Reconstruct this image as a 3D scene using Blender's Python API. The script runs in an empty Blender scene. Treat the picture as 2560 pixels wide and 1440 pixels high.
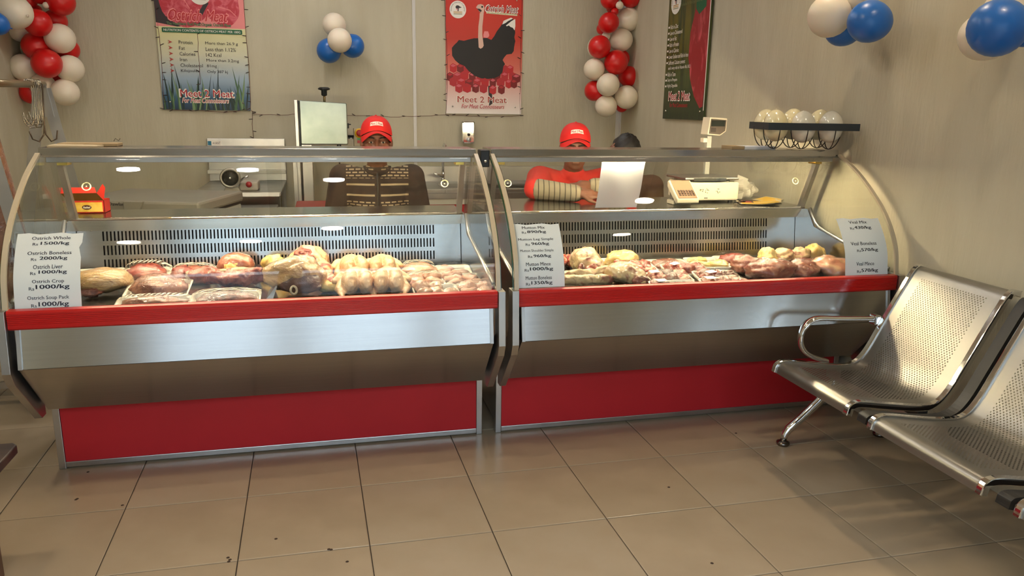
import bpy, bmesh, math, random
from mathutils import Vector, Matrix, Euler, noise
from math import sin, cos, pi, radians, sqrt, atan2

random.seed(11)
SC = bpy.context.scene
COL = SC.collection

# ------------------------------------------------------------------ camera
CAM = Vector((0.72404, -2.62611, 1.36798))
ROT = Matrix(((0.97261636, -0.23189701, 0.01553064),
              (0.03873847, 0.22763809, 0.97297494),
              (0.22916535, 0.9457297, -0.23038787)))      # rows: right, up, forward
FPX = 1907.77
cd = bpy.data.cameras.new('camera'); cam = bpy.data.objects.new('camera', cd); COL.objects.link(cam)
cd.sensor_width = 36; cd.sensor_fit = 'HORIZONTAL'; cd.lens = 36 * FPX / 2560
cd.clip_start = 0.05; cd.clip_end = 100
m = Matrix.Identity(4)
for i in range(3):
    m[i][0] = ROT[0][i]; m[i][1] = ROT[1][i]; m[i][2] = -ROT[2][i]; m[i][3] = CAM[i]
cam.matrix_world = m
SC.camera = cam
SC.view_settings.view_transform = 'Standard'
try: SC.view_settings.look = 'None'
except Exception: pass
SC.view_settings.gamma = 1; SC.view_settings.use_curve_mapping = False
SC.view_settings.exposure = 0.0
SC.cycles.use_denoising = True
SC.cycles.max_bounces = 10; SC.cycles.diffuse_bounces = 4; SC.cycles.glossy_bounces = 5
SC.cycles.transparent_max_bounces = 32
SC.cycles.caustics_reflective = False; SC.cycles.caustics_refractive = False
SC.cycles.sample_clamp_indirect = 6

# ------------------------------------------------------------------ world, sun, daylight
W = bpy.data.worlds.new('sky'); SC.world = W; W.use_nodes = True
bg = W.node_tree.nodes['Background']
bg.inputs['Color'].default_value = (0.70, 0.85, 1.0, 1)
bg.inputs['Strength'].default_value = 9.5
for k, (xa, xb) in enumerate(((-0.62, 0.35), (0.45, 1.45), (1.55, 2.30))):      # sky portals in the shop front openings
    pd = bpy.data.lights.new('window_daylight', 'AREA'); pd.shape = 'RECTANGLE'; pd.size = xb - xa; pd.size_y = 2.2
    pd.cycles.is_portal = True
    po = bpy.data.objects.new('window_daylight', pd); COL.objects.link(po)
    po.location = ((xa + xb) / 2, -3.36, 1.25); po.rotation_euler = (radians(90), 0, 0)

# ------------------------------------------------------------------ pixel helpers (photo pixel on a real plane)
def ray(u, v):
    x = (u - 1280) / FPX; y = (720 - v) / FPX
    return ROT[0] * x + ROT[1] * y + ROT[2]
def onx(u, v, x): d = ray(u, v); return CAM + d * ((x - CAM.x) / d.x)
def ony(u, v, y): d = ray(u, v); return CAM + d * ((y - CAM.y) / d.y)
def onz(u, v, z): d = ray(u, v); return CAM + d * ((z - CAM.z) / d.z)

# ------------------------------------------------------------------ materials
MATS = {}
def nm(name):
    m = bpy.data.materials.new(name); m.use_nodes = True
    return m, m.node_tree, m.node_tree.nodes['Principled BSDF']
def lin(c):
    return tuple((x / 12.92 if x <= .04045 else ((x + .055) / 1.055) ** 2.4) for x in c)
def hexs(r, g, b): return lin((r / 255, g / 255, b / 255))
def pm(name, col, rough=.5, metal=0., coat=0., noise=None, bump=None, spec=.5, sss=0., emit=None, sub2=None, coord='Object', alpha=None):
    """noise=(scale xyz, colour 2, lo, hi)   bump=(scale xyz, strength, distance)"""
    if name in MATS: return MATS[name]
    m, nt, b = nm(name); N = nt.nodes; L = nt.links
    b.inputs['Base Color'].default_value = (*col, 1); b.inputs['Roughness'].default_value = rough
    b.inputs['Metallic'].default_value = metal; b.inputs['Coat Weight'].default_value = coat
    b.inputs['Coat Roughness'].default_value = .12
    b.inputs['Specular IOR Level'].default_value = spec
    if sss:
        b.inputs['Subsurface Weight'].default_value = sss; b.inputs['Subsurface Radius'].default_value = (.02, .008, .005)
        b.inputs['Subsurface Scale'].default_value = .5
    if emit:
        b.inputs['Emission Color'].default_value = (*emit[0], 1); b.inputs['Emission Strength'].default_value = emit[1]
    tc = N.new('ShaderNodeTexCoord')
    if noise:
        mp = N.new('ShaderNodeMapping'); mp.inputs['Scale'].default_value = noise[0]
        nz = N.new('ShaderNodeTexNoise'); nz.inputs['Scale'].default_value = 1; nz.inputs['Detail'].default_value = 5
        nz.inputs['Distortion'].default_value = noise[4] if len(noise) > 4 else 0
        cr = N.new('ShaderNodeValToRGB'); cr.color_ramp.elements[0].position = noise[2]; cr.color_ramp.elements[1].position = noise[3]
        cr.color_ramp.elements[0].color = (*col, 1); cr.color_ramp.elements[1].color = (*noise[1], 1)
        L.new(tc.outputs[coord], mp.inputs[0]); L.new(mp.outputs[0], nz.inputs['Vector']); L.new(nz.outputs['Fac'], cr.inputs[0])
        L.new(cr.outputs[0], b.inputs['Base Color'])
    if bump:
        mp = N.new('ShaderNodeMapping'); mp.inputs['Scale'].default_value = bump[0]
        nz = N.new('ShaderNodeTexNoise'); nz.inputs['Scale'].default_value = 1; nz.inputs['Detail'].default_value = 4
        bp = N.new('ShaderNodeBump'); bp.inputs['Strength'].default_value = bump[1]; bp.inputs['Distance'].default_value = bump[2]
        L.new(tc.outputs[coord], mp.inputs[0]); L.new(mp.outputs[0], nz.inputs['Vector']); L.new(nz.outputs['Fac'], bp.inputs['Height'])
        L.new(bp.outputs[0], b.inputs['Normal'])
    MATS[name] = m
    return m
def glassmat(name, tint=(.96, .98, .97), ior=1.4, rough=.0, dirt=0.0):
    m, nt, b = nm(name); N = nt.nodes; L = nt.links; N.remove(b)
    tr = N.new('ShaderNodeBsdfTransparent'); tr.inputs[0].default_value = (*tint, 1)
    gl = N.new('ShaderNodeBsdfGlossy'); gl.inputs['Roughness'].default_value = rough
    lw = N.new('ShaderNodeLayerWeight'); lw.inputs['Blend'].default_value = .5      # facing = 1-|cos|, the same from both sides
    pw = N.new('ShaderNodeMath'); pw.operation = 'POWER'; pw.inputs[1].default_value = 5
    fr = N.new('ShaderNodeMath'); fr.operation = 'MULTIPLY_ADD'
    f0 = ((ior - 1) / (ior + 1)) ** 2; fr.inputs[1].default_value = 1 - f0; fr.inputs[2].default_value = f0
    L.new(lw.outputs['Facing'], pw.inputs[0]); L.new(pw.outputs[0], fr.inputs[0])
    mx = N.new('ShaderNodeMixShader')
    L.new(fr.outputs[0], mx.inputs[0]); L.new(tr.outputs[0], mx.inputs[1]); L.new(gl.outputs[0], mx.inputs[2])
    L.new(mx.outputs[0], N['Material Output'].inputs[0])
    return m
STEEL = pm('brushed_steel', (.60, .595, .58), .19, 1., noise=((3, 160, 160), (.56, .555, .545), .3, .7), bump=((2, 300, 300), .025, .001))
STEELV = pm('dull_steel', (.55, .54, .52), .36, 1., noise=((6, 6, 6), (.46, .45, .44), .35, .65))
CHROME = pm('chrome', (.78, .78, .78), .07, 1.)
REDPL = pm('red_plastic', hexs(190, 20, 20), .28, coat=.35)
REDPAN = pm('red_panel', hexs(192, 24, 34), .6, noise=((4, 4, 4), hexs(184, 22, 31), .35, .7), bump=((180, 180, 180), .06, .0006))
BLACKPL = pm('black_plastic', (.012, .012, .012), .4)
DARKCAV = pm('dark_cavity', (.010, .011, .012), .8)
WHITEPL = pm('white_plastic', hexs(222, 218, 205), .4)
GREYPL = pm('grey_plastic', hexs(120, 118, 112), .45)
PAPER = pm('white_paper', hexs(246, 249, 255), .85)
INK = pm('black_ink', hexs(24, 28, 44), .7)
GLASS = glassmat('clear_glass', (.975, .985, .975), 1.3)
GLASSR = glassmat('rear_glass', (.95, .955, .94), 1.3)
GREENEDGE = pm('green_glass_edge', hexs(10, 70, 40), .12, coat=.5)
GASKET = pm('clear_gasket', hexs(196, 182, 156), .35, coat=.3)
FOAM = pm('white_foam', hexs(232, 226, 210), .6)
EGGM = pm('cream_eggshell', hexs(232, 222, 186), .16, coat=.4, noise=((9, 9, 9), hexs(222, 208, 160), .4, .7))
DARKIRON = pm('dark_iron', hexs(52, 58, 64), .45, .3)
WIREIRON = pm('dark_wire', hexs(44, 34, 28), .5, .4)

# ------------------------------------------------------------------ mesh builder
class MB:
    def __init__(s): s.v = []; s.f = []; s.uv = None
    def add(s, vs, fs):
        b = len(s.v); s.v += [tuple(p) for p in vs]; s.f += [tuple(i + b for i in f) for f in fs]; return s
    def box(s, x0, x1, y0, y1, z0, z1):
        vs = [(x, y, z) for z in (z0, z1) for y in (y0, y1) for x in (x0, x1)]
        return s.add(vs, [(0, 2, 3, 1), (4, 5, 7, 6), (0, 1, 5, 4), (2, 6, 7, 3), (0, 4, 6, 2), (1, 3, 7, 5)])
    def prism(s, poly, axis, a, b):
        """poly: list of 2d points, extruded along axis: 0 -> (y,z), 1 -> (x,z), 2 -> (x,y)"""
        n = len(poly)
        def P(p, t):
            return ((t, p[0], p[1]), (p[0], t, p[1]), (p[0], p[1], t))[axis]
        vs = [P(p, a) for p in poly] + [P(p, b) for p in poly]
        fs = [tuple(range(n)), tuple(range(2 * n - 1, n - 1, -1))] + [(i, n + i, n + (i + 1) % n, (i + 1) % n) for i in range(n)]
        return s.add(vs, fs)
    def tube(s, pts, r, seg=8, closed=False):
        pts = [Vector(p) for p in pts]; n = len(pts); rs = r if isinstance(r, (list, tuple)) else [r] * n
        rings = []; up = None
        for i, p in enumerate(pts):
            if closed: t = pts[(i + 1) % n] - pts[i - 1]
            else: t = pts[min(i + 1, n - 1)] - pts[max(i - 1, 0)]
            t.normalize()
            if up is None:
                up = Vector((0, 0, 1)) if abs(t.z) < .9 else Vector((1, 0, 0))
            a = t.cross(up)
            if a.length < 1e-5: a = t.cross(Vector((1, .3, .2)))
            a.normalize(); up = a.cross(t).normalized()
            rings.append([p + a * (rs[i] * cos(2 * pi * k / seg)) + up * (rs[i] * sin(2 * pi * k / seg)) for k in range(seg)])
        vs = [q for ring in rings for q in ring]; fs = []
        for i in range(n if closed else n - 1):
            j = (i + 1) % n
            for k in range(seg):
                l = (k + 1) % seg; fs.append((i * seg + k, i * seg + l, j * seg + l, j * seg + k))
        if not closed:
            fs.append(tuple(range(seg - 1, -1, -1))); fs.append(tuple((n - 1) * seg + k for k in range(seg)))
        return s.add(vs, fs)
    def lathe(s, prof, c=(0, 0, 0), seg=16, M=None, ring=False):
        """prof: (r, z) list from bottom to top"""
        vs = []; fs = []; idx = []
        for r, z in prof:
            if r < 1e-6: idx.append([len(vs)]); vs.append(Vector((0, 0, z)))
            else:
                idx.append(list(range(len(vs), len(vs) + seg)))
                vs += [Vector((r * cos(2 * pi * k / seg), r * sin(2 * pi * k / seg), z)) for k in range(seg)]
        for a, b in zip(idx, idx[1:] + (idx[:1] if ring else [])):
            for k in range(seg):
                l = (k + 1) % seg
                if len(a) == 1 and len(b) == 1: continue
                if len(a) == 1: fs.append((a[0], b[l], b[k]))
                elif len(b) == 1: fs.append((a[k], a[l], b[0]))
                else: fs.append((a[k], a[l], b[l], b[k]))
        if len(idx[0]) > 1 and not ring: fs.append(tuple(reversed(idx[0])))
        if len(idx[-1]) > 1 and not ring: fs.append(tuple(idx[-1]))
        c = Vector(c)
        vs = [((M @ p) if M else p) + c for p in vs]
        return s.add(vs, fs)
    def ell(s, c, r, rot=None, seg=16, rings=10, disp=None):
        prof = []
        c = Vector(c); vs = []; fs = []
        E = Euler(rot).to_matrix() if rot else None
        vs.append(Vector((0, 0, -1)))
        for i in range(1, rings):
            a = -pi / 2 + pi * i / rings
            for k in range(seg):
                vs.append(Vector((cos(a) * cos(2 * pi * k / seg), cos(a) * sin(2 * pi * k / seg), sin(a))))
        vs.append(Vector((0, 0, 1)))
        for k in range(seg): fs.append((0, 1 + (k + 1) % seg, 1 + k))
        for i in range(rings - 2):
            for k in range(seg):
                l = (k + 1) % seg; a = 1 + i * seg; b = a + seg; fs.append((a + k, a + l, b + l, b + k))
        t = 1 + (rings - 2) * seg
        for k in range(seg): fs.append((t + k, t + (k + 1) % seg, len(vs) - 1))
        out = []
        for p in vs:
            q = p * (1 + disp(p)) if disp else p
            q = Vector((q.x * r[0], q.y * r[1], q.z * r[2]))
            out.append((E @ q if E else q) + c)
        return s.add(out, fs)
    def grid(s, rows, closed=False):
        n = len(rows[0]); vs = [p for r in rows for p in r]; fs = []
        for i in range(len(rows) - 1):
            for k in range(n if closed else n - 1):
                l = (k + 1) % n; fs.append((i * n + k, i * n + l, (i + 1) * n + l, (i + 1) * n + k))
        return s.add(vs, fs)
    def xf(s, M):
        s.v = [tuple(M @ Vector(p)) for p in s.v]; return s
    def build(s, name, mat, parent=None, smooth=False, bevel=0., local=False, fix=True):
        me = bpy.data.meshes.new(name); off = Vector((0, 0, 0))
        if parent is not None and not local:
            off = wloc(parent)
        me.from_pydata([tuple(Vector(p) - off) for p in s.v], [], s.f); me.update()
        if fix:
            bm = bmesh.new(); bm.from_mesh(me); bmesh.ops.recalc_face_normals(bm, faces=bm.faces); bm.to_mesh(me); bm.free()
        if smooth:
            me.polygons.foreach_set('use_smooth', [True] * len(me.polygons))
        for mt in (mat if isinstance(mat, (list, tuple)) else [mat]): me.materials.append(mt)
        o = bpy.data.objects.new(name, me); COL.objects.link(o)
        if parent is not None: o.parent = parent
        if bevel:
            md = o.modifiers.new('bevel', 'BEVEL'); md.width = bevel; md.segments = 2; md.limit_method = 'ANGLE'; md.angle_limit = radians(40)
            if smooth: pass
        return o
def wloc(o):
    p = Vector(o.location); q = o.parent
    while q: p += q.location; q = q.parent
    return p
def tag(o, label, cat, group=None, kind=None):
    o['label'] = label; o['category'] = cat
    if group: o['group'] = group
    if kind: o['kind'] = kind
    return o
def thing(name, label, cat, loc=(0, 0, 0), rz=0, group=None):
    o = bpy.data.objects.new(name, None); COL.objects.link(o); o.location = loc; o.rotation_euler = (0, 0, rz)
    o.empty_display_size = .05
    return tag(o, label, cat, group)
def struct(o):
    o['kind'] = 'structure'; return o
def shade(o, ang=40):
    me = o.data
    bm = bmesh.new(); bm.from_mesh(me)
    for f in bm.faces: f.smooth = True
    for e in bm.edges:
        if len(e.link_faces) == 2 and e.calc_face_angle(0) > radians(ang): e.smooth = False
    bm.to_mesh(me); bm.free(); return o
def dup(root, loc=None, rz=None, label=None):
    r = root.copy(); COL.objects.link(r)
    if loc is not None: r.location = loc
    if rz is not None: r.rotation_euler = (0, 0, rz)
    if label: r['label'] = label
    for ch in list(root.children):
        c = ch.copy(); COL.objects.link(c); c.parent = r
        for g in ch.children:
            d = g.copy(); COL.objects.link(d); d.parent = c
    return r

# text and flat print ------------------------------------------------
def text2d(txt, bold=0.0, shear=0.0, res=2):
    cu = bpy.data.curves.new('t', 'FONT'); cu.body = txt; cu.size = 1; cu.offset = bold; cu.shear = shear; cu.resolution_u = res
    cu.align_x = 'LEFT'
    ob = bpy.data.objects.new('t', cu); COL.objects.link(ob)
    dg = bpy.context.evaluated_depsgraph_get(); me = bpy.data.meshes.new_from_object(ob.evaluated_get(dg))
    vs = [(p.co.x, p.co.y) for p in me.vertices]; fs = [tuple(p.vertices) for p in me.polygons]
    bpy.data.objects.remove(ob); bpy.data.curves.remove(cu); bpy.data.meshes.remove(me)
    return vs, fs
def circ(cx, cy, rx, ry=None, n=28, a0=0, a1=2 * pi):
    ry = ry or rx
    return [(cx + rx * cos(a0 + (a1 - a0) * k / n), cy + ry * sin(a0 + (a1 - a0) * k / n)) for k in range(n)]
def rect(x0, y0, x1, y1): return [(x0, y0), (x1, y0), (x1, y1), (x0, y1)]
def rrect(x0, y0, x1, y1, r, n=4):
    out = []
    for cx, cy, a in ((x1 - r, y0 + r, -pi / 2), (x1 - r, y1 - r, 0), (x0 + r, y1 - r, pi / 2), (x0 + r, y0 + r, pi)):
        out += [(cx + r * cos(a + pi / 2 * k / n), cy + r * sin(a + pi / 2 * k / n)) for k in range(n + 1)]
    return out
class Print:
    """flat print in (s,t) laid on a surface by f(s,t,h) -> point"""
    def __init__(s, f, step=.0006): s.f = f; s.d = {}; s.step = step
    def _mb(s, key): return s.d.setdefault(key, MB())
    def poly(s, pts, layer, mat, name='print'):
        h = layer * s.step; s._mb((mat, name)).add([s.f(a, b, h) for a, b in pts], [tuple(range(len(pts)))]); return s
    def text(s, txt, cx, cy, w, hgt, layer, mat, name='lettering', bold=0., shear=0., fn=None, grow=0.):
        vs, fs = text2d(txt, 0, shear)
        if not vs: return s
        xs = [p[0] for p in vs]; ys = [p[1] for p in vs]; x0, x1, y0, y1 = min(xs), max(xs), min(ys), max(ys)
        sx = w / (x1 - x0); sy = (hgt / (y1 - y0)) if hgt else sx
        k = bold * 1.15
        if not bold: sh = [(0, 0)]
        elif bold >= .02 and mat in ('p_white', 'p_pink'): sh = [(k * 1.6 * cos(pi * i / 4), k * 1.6 * sin(pi * i / 4)) for i in range(8)]
        else: sh = [(-k, 0), (-k * .33, 0), (k * .33, 0), (k, 0)]
        for q, (ox_, oy_) in enumerate(sh):
            h = layer * s.step + q * .00002; out = []
            for x, y in vs:
                a = (x + ox_ - (x0 + x1) / 2) * sx; b = (y + oy_ - (y0 + y1) / 2) * sy
                a, b = fn(a, b) if fn else (cx + a, cy + b)
                out.append(s.f(a, b, h))
            s._mb((mat, name)).add(out, fs)
        return s
    def build(s, parent):
        for (mat, name), mb in s.d.items():
            mb.build(name, MATS[mat] if isinstance(mat, str) else mat, parent, fix=False)
def ink(name, rgb, rough=.5):
    return pm(name, hexs(*rgb), rough)

# voxel-united bodies -------------------------------------------------
def capsule(mb, p0, r0, p1, r1, seg=12):
    p0, p1 = Vector(p0), Vector(p1)
    d = p1 - p0; L = d.length
    if L < 1e-6: return mb.ell(p0, (r0,) * 3, seg=seg, rings=8)
    q = Vector((0, 0, 1)).rotation_difference(d.normalized()).to_matrix()
    prof = [(0, -r0)] + [(r0 * cos(a), r0 * sin(a)) for a in (-1.1, -.7, -.3, 0)] + [(r1 * cos(a), L + r1 * sin(a)) for a in (0, .3, .7, 1.1)] + [(0, L + r1)]
    return mb.lathe(prof, p0, seg, q)
def chain(mb, pts):
    for (a, ra), (b, rb) in zip(pts, pts[1:]): capsule(mb, a, ra, b, rb)
    return mb
def craggy(mb, amp, sc, seed=0):
    o = Vector((seed * 1.7, seed * .9, seed * 2.3))
    mb.v = [tuple(Vector(p) + noise.noise_vector(Vector(p) * sc + o) * amp + noise.noise_vector(Vector(p) * sc * 2.6 + o) * amp * .4) for p in mb.v]; return mb
def unite(mb, voxel, smooth=4):
    me = bpy.data.meshes.new('u'); me.from_pydata(mb.v, [], mb.f)
    bm = bmesh.new(); bm.from_mesh(me); bmesh.ops.recalc_face_normals(bm, faces=bm.faces); bm.to_mesh(me); bm.free()
    ob = bpy.data.objects.new('u', me); COL.objects.link(ob)
    md = ob.modifiers.new('r', 'REMESH'); md.mode = 'VOXEL'; md.voxel_size = voxel
    if smooth:
        sm = ob.modifiers.new('s', 'SMOOTH'); sm.factor = .5; sm.iterations = smooth
    dg = bpy.context.evaluated_depsgraph_get(); r = bpy.data.meshes.new_from_object(ob.evaluated_get(dg))
    out = MB(); out.v = [tuple(v.co) for v in r.vertices]; out.f = [tuple(p.vertices) for p in r.polygons]
    bpy.data.objects.remove(ob); bpy.data.meshes.remove(me); bpy.data.meshes.remove(r)
    return out

# ================================================================== SETTING
XL, XR, YB, YF, ZC = -1.27, 3.10, 3.48, -3.30, 2.80
def wallmat(name, c1, c2):
    return pm(name, c1, .75, noise=((9, 9, 1.6), c2, .35, .7), bump=((70, 70, 11), .55, .004))
WALLM = wallmat('wall_panel', hexs(192, 185, 164), hexs(184, 176, 154))
CEILM = pm('ceiling_paint', hexs(222, 212, 192), .8)
PVC = pm('pvc_trim', hexs(206, 203, 200), .35)
struct(MB().box(XL - .1, XR + .1, YB, YB + .1, 0, ZC).build('wall_back', WALLM))
struct(MB().box(XL - .1, XL, YF, YB, 0, ZC).build('wall_left', WALLM))
struct(MB().box(XR, XR + .1, YF, YB, 0, ZC).build('wall_right', WALLM))
struct(MB().box(XL - .1, XR + .1, YF - .1, YB + .1, ZC, ZC + .1).build('ceiling', CEILM))
wf = MB()
for a, b in ((XL - .1, -.62), (.35, .45), (1.45, 1.55), (2.30, XR + .1)): wf.box(a, b, YF - .1, YF, 0, ZC)
for a, b in ((-.62, .35), (.45, 1.45), (1.55, 2.30)):
    wf.box(a, b, YF - .1, YF, 0, .15); wf.box(a, b, YF - .1, YF, 2.35, ZC)
struct(wf.build('wall_front', WALLM))
ALU = pm('window_aluminium', hexs(170, 170, 168), .4, .6)
for i, (a, b) in enumerate(((-.62, .35), (.45, 1.45), (1.55, 2.30))):
    fr = MB()
    fr.box(a, a + .04, YF - .07, YF - .02, .15, 2.35).box(b - .04, b, YF - .07, YF - .02, .15, 2.35)
    fr.box(a + .04, b - .04, YF - .07, YF - .02, .15, .19).box(a + .04, b - .04, YF - .07, YF - .02, 2.31, 2.35)
    w = struct(fr.build('window_%d' % (i + 1), ALU))
    MB().box(a + .04, b - .04, YF - .05, YF - .044, .19, 2.31).build('pane', GLASS, w)
struct(MB().box(-12, 14, -16, YF - .1, -.12, -.06).build('ground', pm('street_concrete', hexs(150, 146, 138), .9)))
struct(MB().box(-14, 16, -10.3, -10, -.06, 4.2).build('wall_opposite', pm('street_render', hexs(150, 150, 152), .9)))
# vertical pvc joint strips
t = struct(MB().box(1.392, 1.416, YB - .006, YB, 0, ZC).build('trim_1', PVC))
t = struct(MB().prism([(XR, YB), (XR - .035, YB), (XR - .035, YB - .005), (XR - .005, YB - .005), (XR - .005, YB - .035), (XR, YB - .035)], 2, 0, ZC).build('trim_2', PVC))
# floor: slab of grout, separate tiles
GROUT = pm('tile_grout', hexs(58, 46, 36), .9)
floor = struct(MB().box(XL - .1, XR + .1, YF - .1, YB + .1, -.12, -.005).build('floor', GROUT))
TILE = []
for k, (c1, c2) in enumerate(((hexs(176, 156, 130), hexs(168, 148, 122)), (hexs(170, 150, 124), hexs(180, 160, 134)), (hexs(178, 160, 136), hexs(172, 152, 126)))):
    TILE.append(pm('floor_tile_%d' % k, c1, .26, noise=((5, 5, 5), c2, .3, .7), bump=((160, 160, 160), .04, .0006), spec=.5))
TW, ASP, SKW = .4, 1.0109, -.0234
def tilemesh(mat):
    g = .0016; e = .0035
    def q(u, v, z): return ((u + SKW * v) * TW, v * ASP * TW, z)
    a, b = g / TW, 1 - g / TW; c, d = a + e / TW, b - e / TW
    vs = [q(a, a, -.004), q(b, a, -.004), q(b, b, -.004), q(a, b, -.004), q(a, a, -.0012), q(b, a, -.0012), q(b, b, -.0012), q(a, b, -.0012),
          q(c, c, 0), q(d, c, 0), q(d, d, 0), q(c, d, 0)]
    fs = [(0, 1, 5, 4), (1, 2, 6, 5), (2, 3, 7, 6), (3, 0, 4, 7), (4, 5, 9, 8), (5, 6, 10, 9), (6, 7, 11, 10), (7, 4, 8, 11), (8, 9, 10, 11)]
    me = bpy.data.meshes.new('tile'); me.from_pydata(vs, [], fs); me.update(); me.materials.append(mat); return me
TM = [tilemesh(m) for m in TILE]
rt = random.Random(3)
for i in range(-3, 8):
    for j in range(-8, 9):
        x, y = (i + SKW * j) * TW, j * ASP * TW
        if x + TW < XL + .02 or x > XR - .02: continue
        o = bpy.data.objects.new('tile', rt.choice(TM)); COL.objects.link(o); o.parent = floor
        o.location = (x, y, rt.uniform(-.0004, 0))

sp_ = MB()
for u, v in ((822, 1373), (828, 1374), (570, 1394), (575, 1399), (572, 1404), (193, 1247), (190, 1249), (306, 1263), (868, 1404), (1672, 1218), (1840, 1083), (690, 1347), (220, 1180), (1780, 1408)):
    c = onz(u, v, .0); sp_.lathe([(.0055, 0), (.004, .0012), (0, .0016)], c, 7)
o = sp_.build('dirt_speck', pm('dirt', hexs(66, 48, 34), .9), floor); o['kind'] = 'stuff'
# ceiling downlights (most mirrored in the display glass; the rearmost added to brighten the back wall)
LAMPM = pm('lamp_glow', (1, 1, 1), .5, emit=((1.0, .82, .58), 195.0)); LAMPN = pm('lamp_glow_neutral', (1, 1, 1), .5, emit=((1.0, .96, .90), 145.0))
for x, y, mt, lab in ((-.45, 1.57, LAMPN, 'over the hanging rail'), (.24, 1.53, LAMPN, 'behind the left counter'), (.76, 1.03, LAMPN, 'over the rear of the left counter'), (1.60, 1.85, LAMPN, 'over the seated men'), (1.95, 2.70, LAMPN, 'before the ostrich poster, added to brighten the back wall'), (.45, 2.70, LAMPN, 'over the mincer table, added to brighten the back wall'),
                (2.74, .44, LAMPM, 'over the egg stand'), (-.43, -.72, LAMPM, 'over the low table'), (.25, -.8, LAMPM, 'before the left counter'), (.74, -.32, LAMPM, 'close before the counters'), (2.69, -.9, LAMPM, 'over the waiting bench')):
    t = thing('ceiling_downlight', 'round recessed ceiling downlight ' + lab, 'light', (x, y, ZC), 0, 'recessed ceiling downlights')
    MB().lathe([(.066, -.004), (.085, -.007), (.09, 0), (.066, 0)], seg=24, ring=True).build('trim_ring', WHITEPL, t, True, local=True)
    MB().lathe([(0, -.003), (.066, -.003), (.066, -.001), (0, -.001)], seg=24).build('diffuser', mt, t, local=True)

# ================================================================== DISPLAY COUNTERS
PROF = [(.53, 1.165), (.37, 1.085), (.20, .955), (.105, .825), (.075, .70)]
def spline(P, n=8):
    P = [Vector(p) for p in P]; P = [2 * P[0] - P[1]] + P + [2 * P[-1] - P[-2]]; out = []
    for i in range(1, len(P) - 2):
        a, b, c, d = P[i - 1:i + 3]
        for k in range(n):
            t = k / n
            out.append(.5 * ((2 * b) + (c - a) * t + (2 * a - 5 * b + 4 * c - d) * t * t + (3 * b - 3 * c + d - a) * t ** 3))
    return out + [P[-2]]
GP = spline(PROF)                        # glass profile (y,z), top to bottom
def offp(P, d):
    out = []
    for i, p in enumerate(P):
        t = (P[min(i + 1, len(P) - 1)] - P[max(i - 1, 0)]).normalized(); n = Vector((t.y, -t.x))   # inward/back side
        out.append(p + n * d)
    return out
GARC = [0.]
for a, b in zip(GP[::-1], GP[::-1][1:]): GARC.append(GARC[-1] + (b - a).length)
def glass_at(s):
    R = GP[::-1]
    for i in range(len(R) - 1):
        if s <= GARC[i + 1] or i == len(R) - 2:
            t = (s - GARC[i]) / (GARC[i + 1] - GARC[i]); p = R[i].lerp(R[i + 1], t); d = (R[i + 1] - R[i]).normalized()
            return p, Vector((-d.y, d.x))          # point, outward normal (towards the customer)
TUBE = pm('tube_glow', (1, 1, 1), .5, emit=((1.0, .82, .52), 125.0))
BRASSY = pm('warm_reflector', hexs(226, 190, 96), .18, 1.)
RIBRED = REDPL
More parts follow.
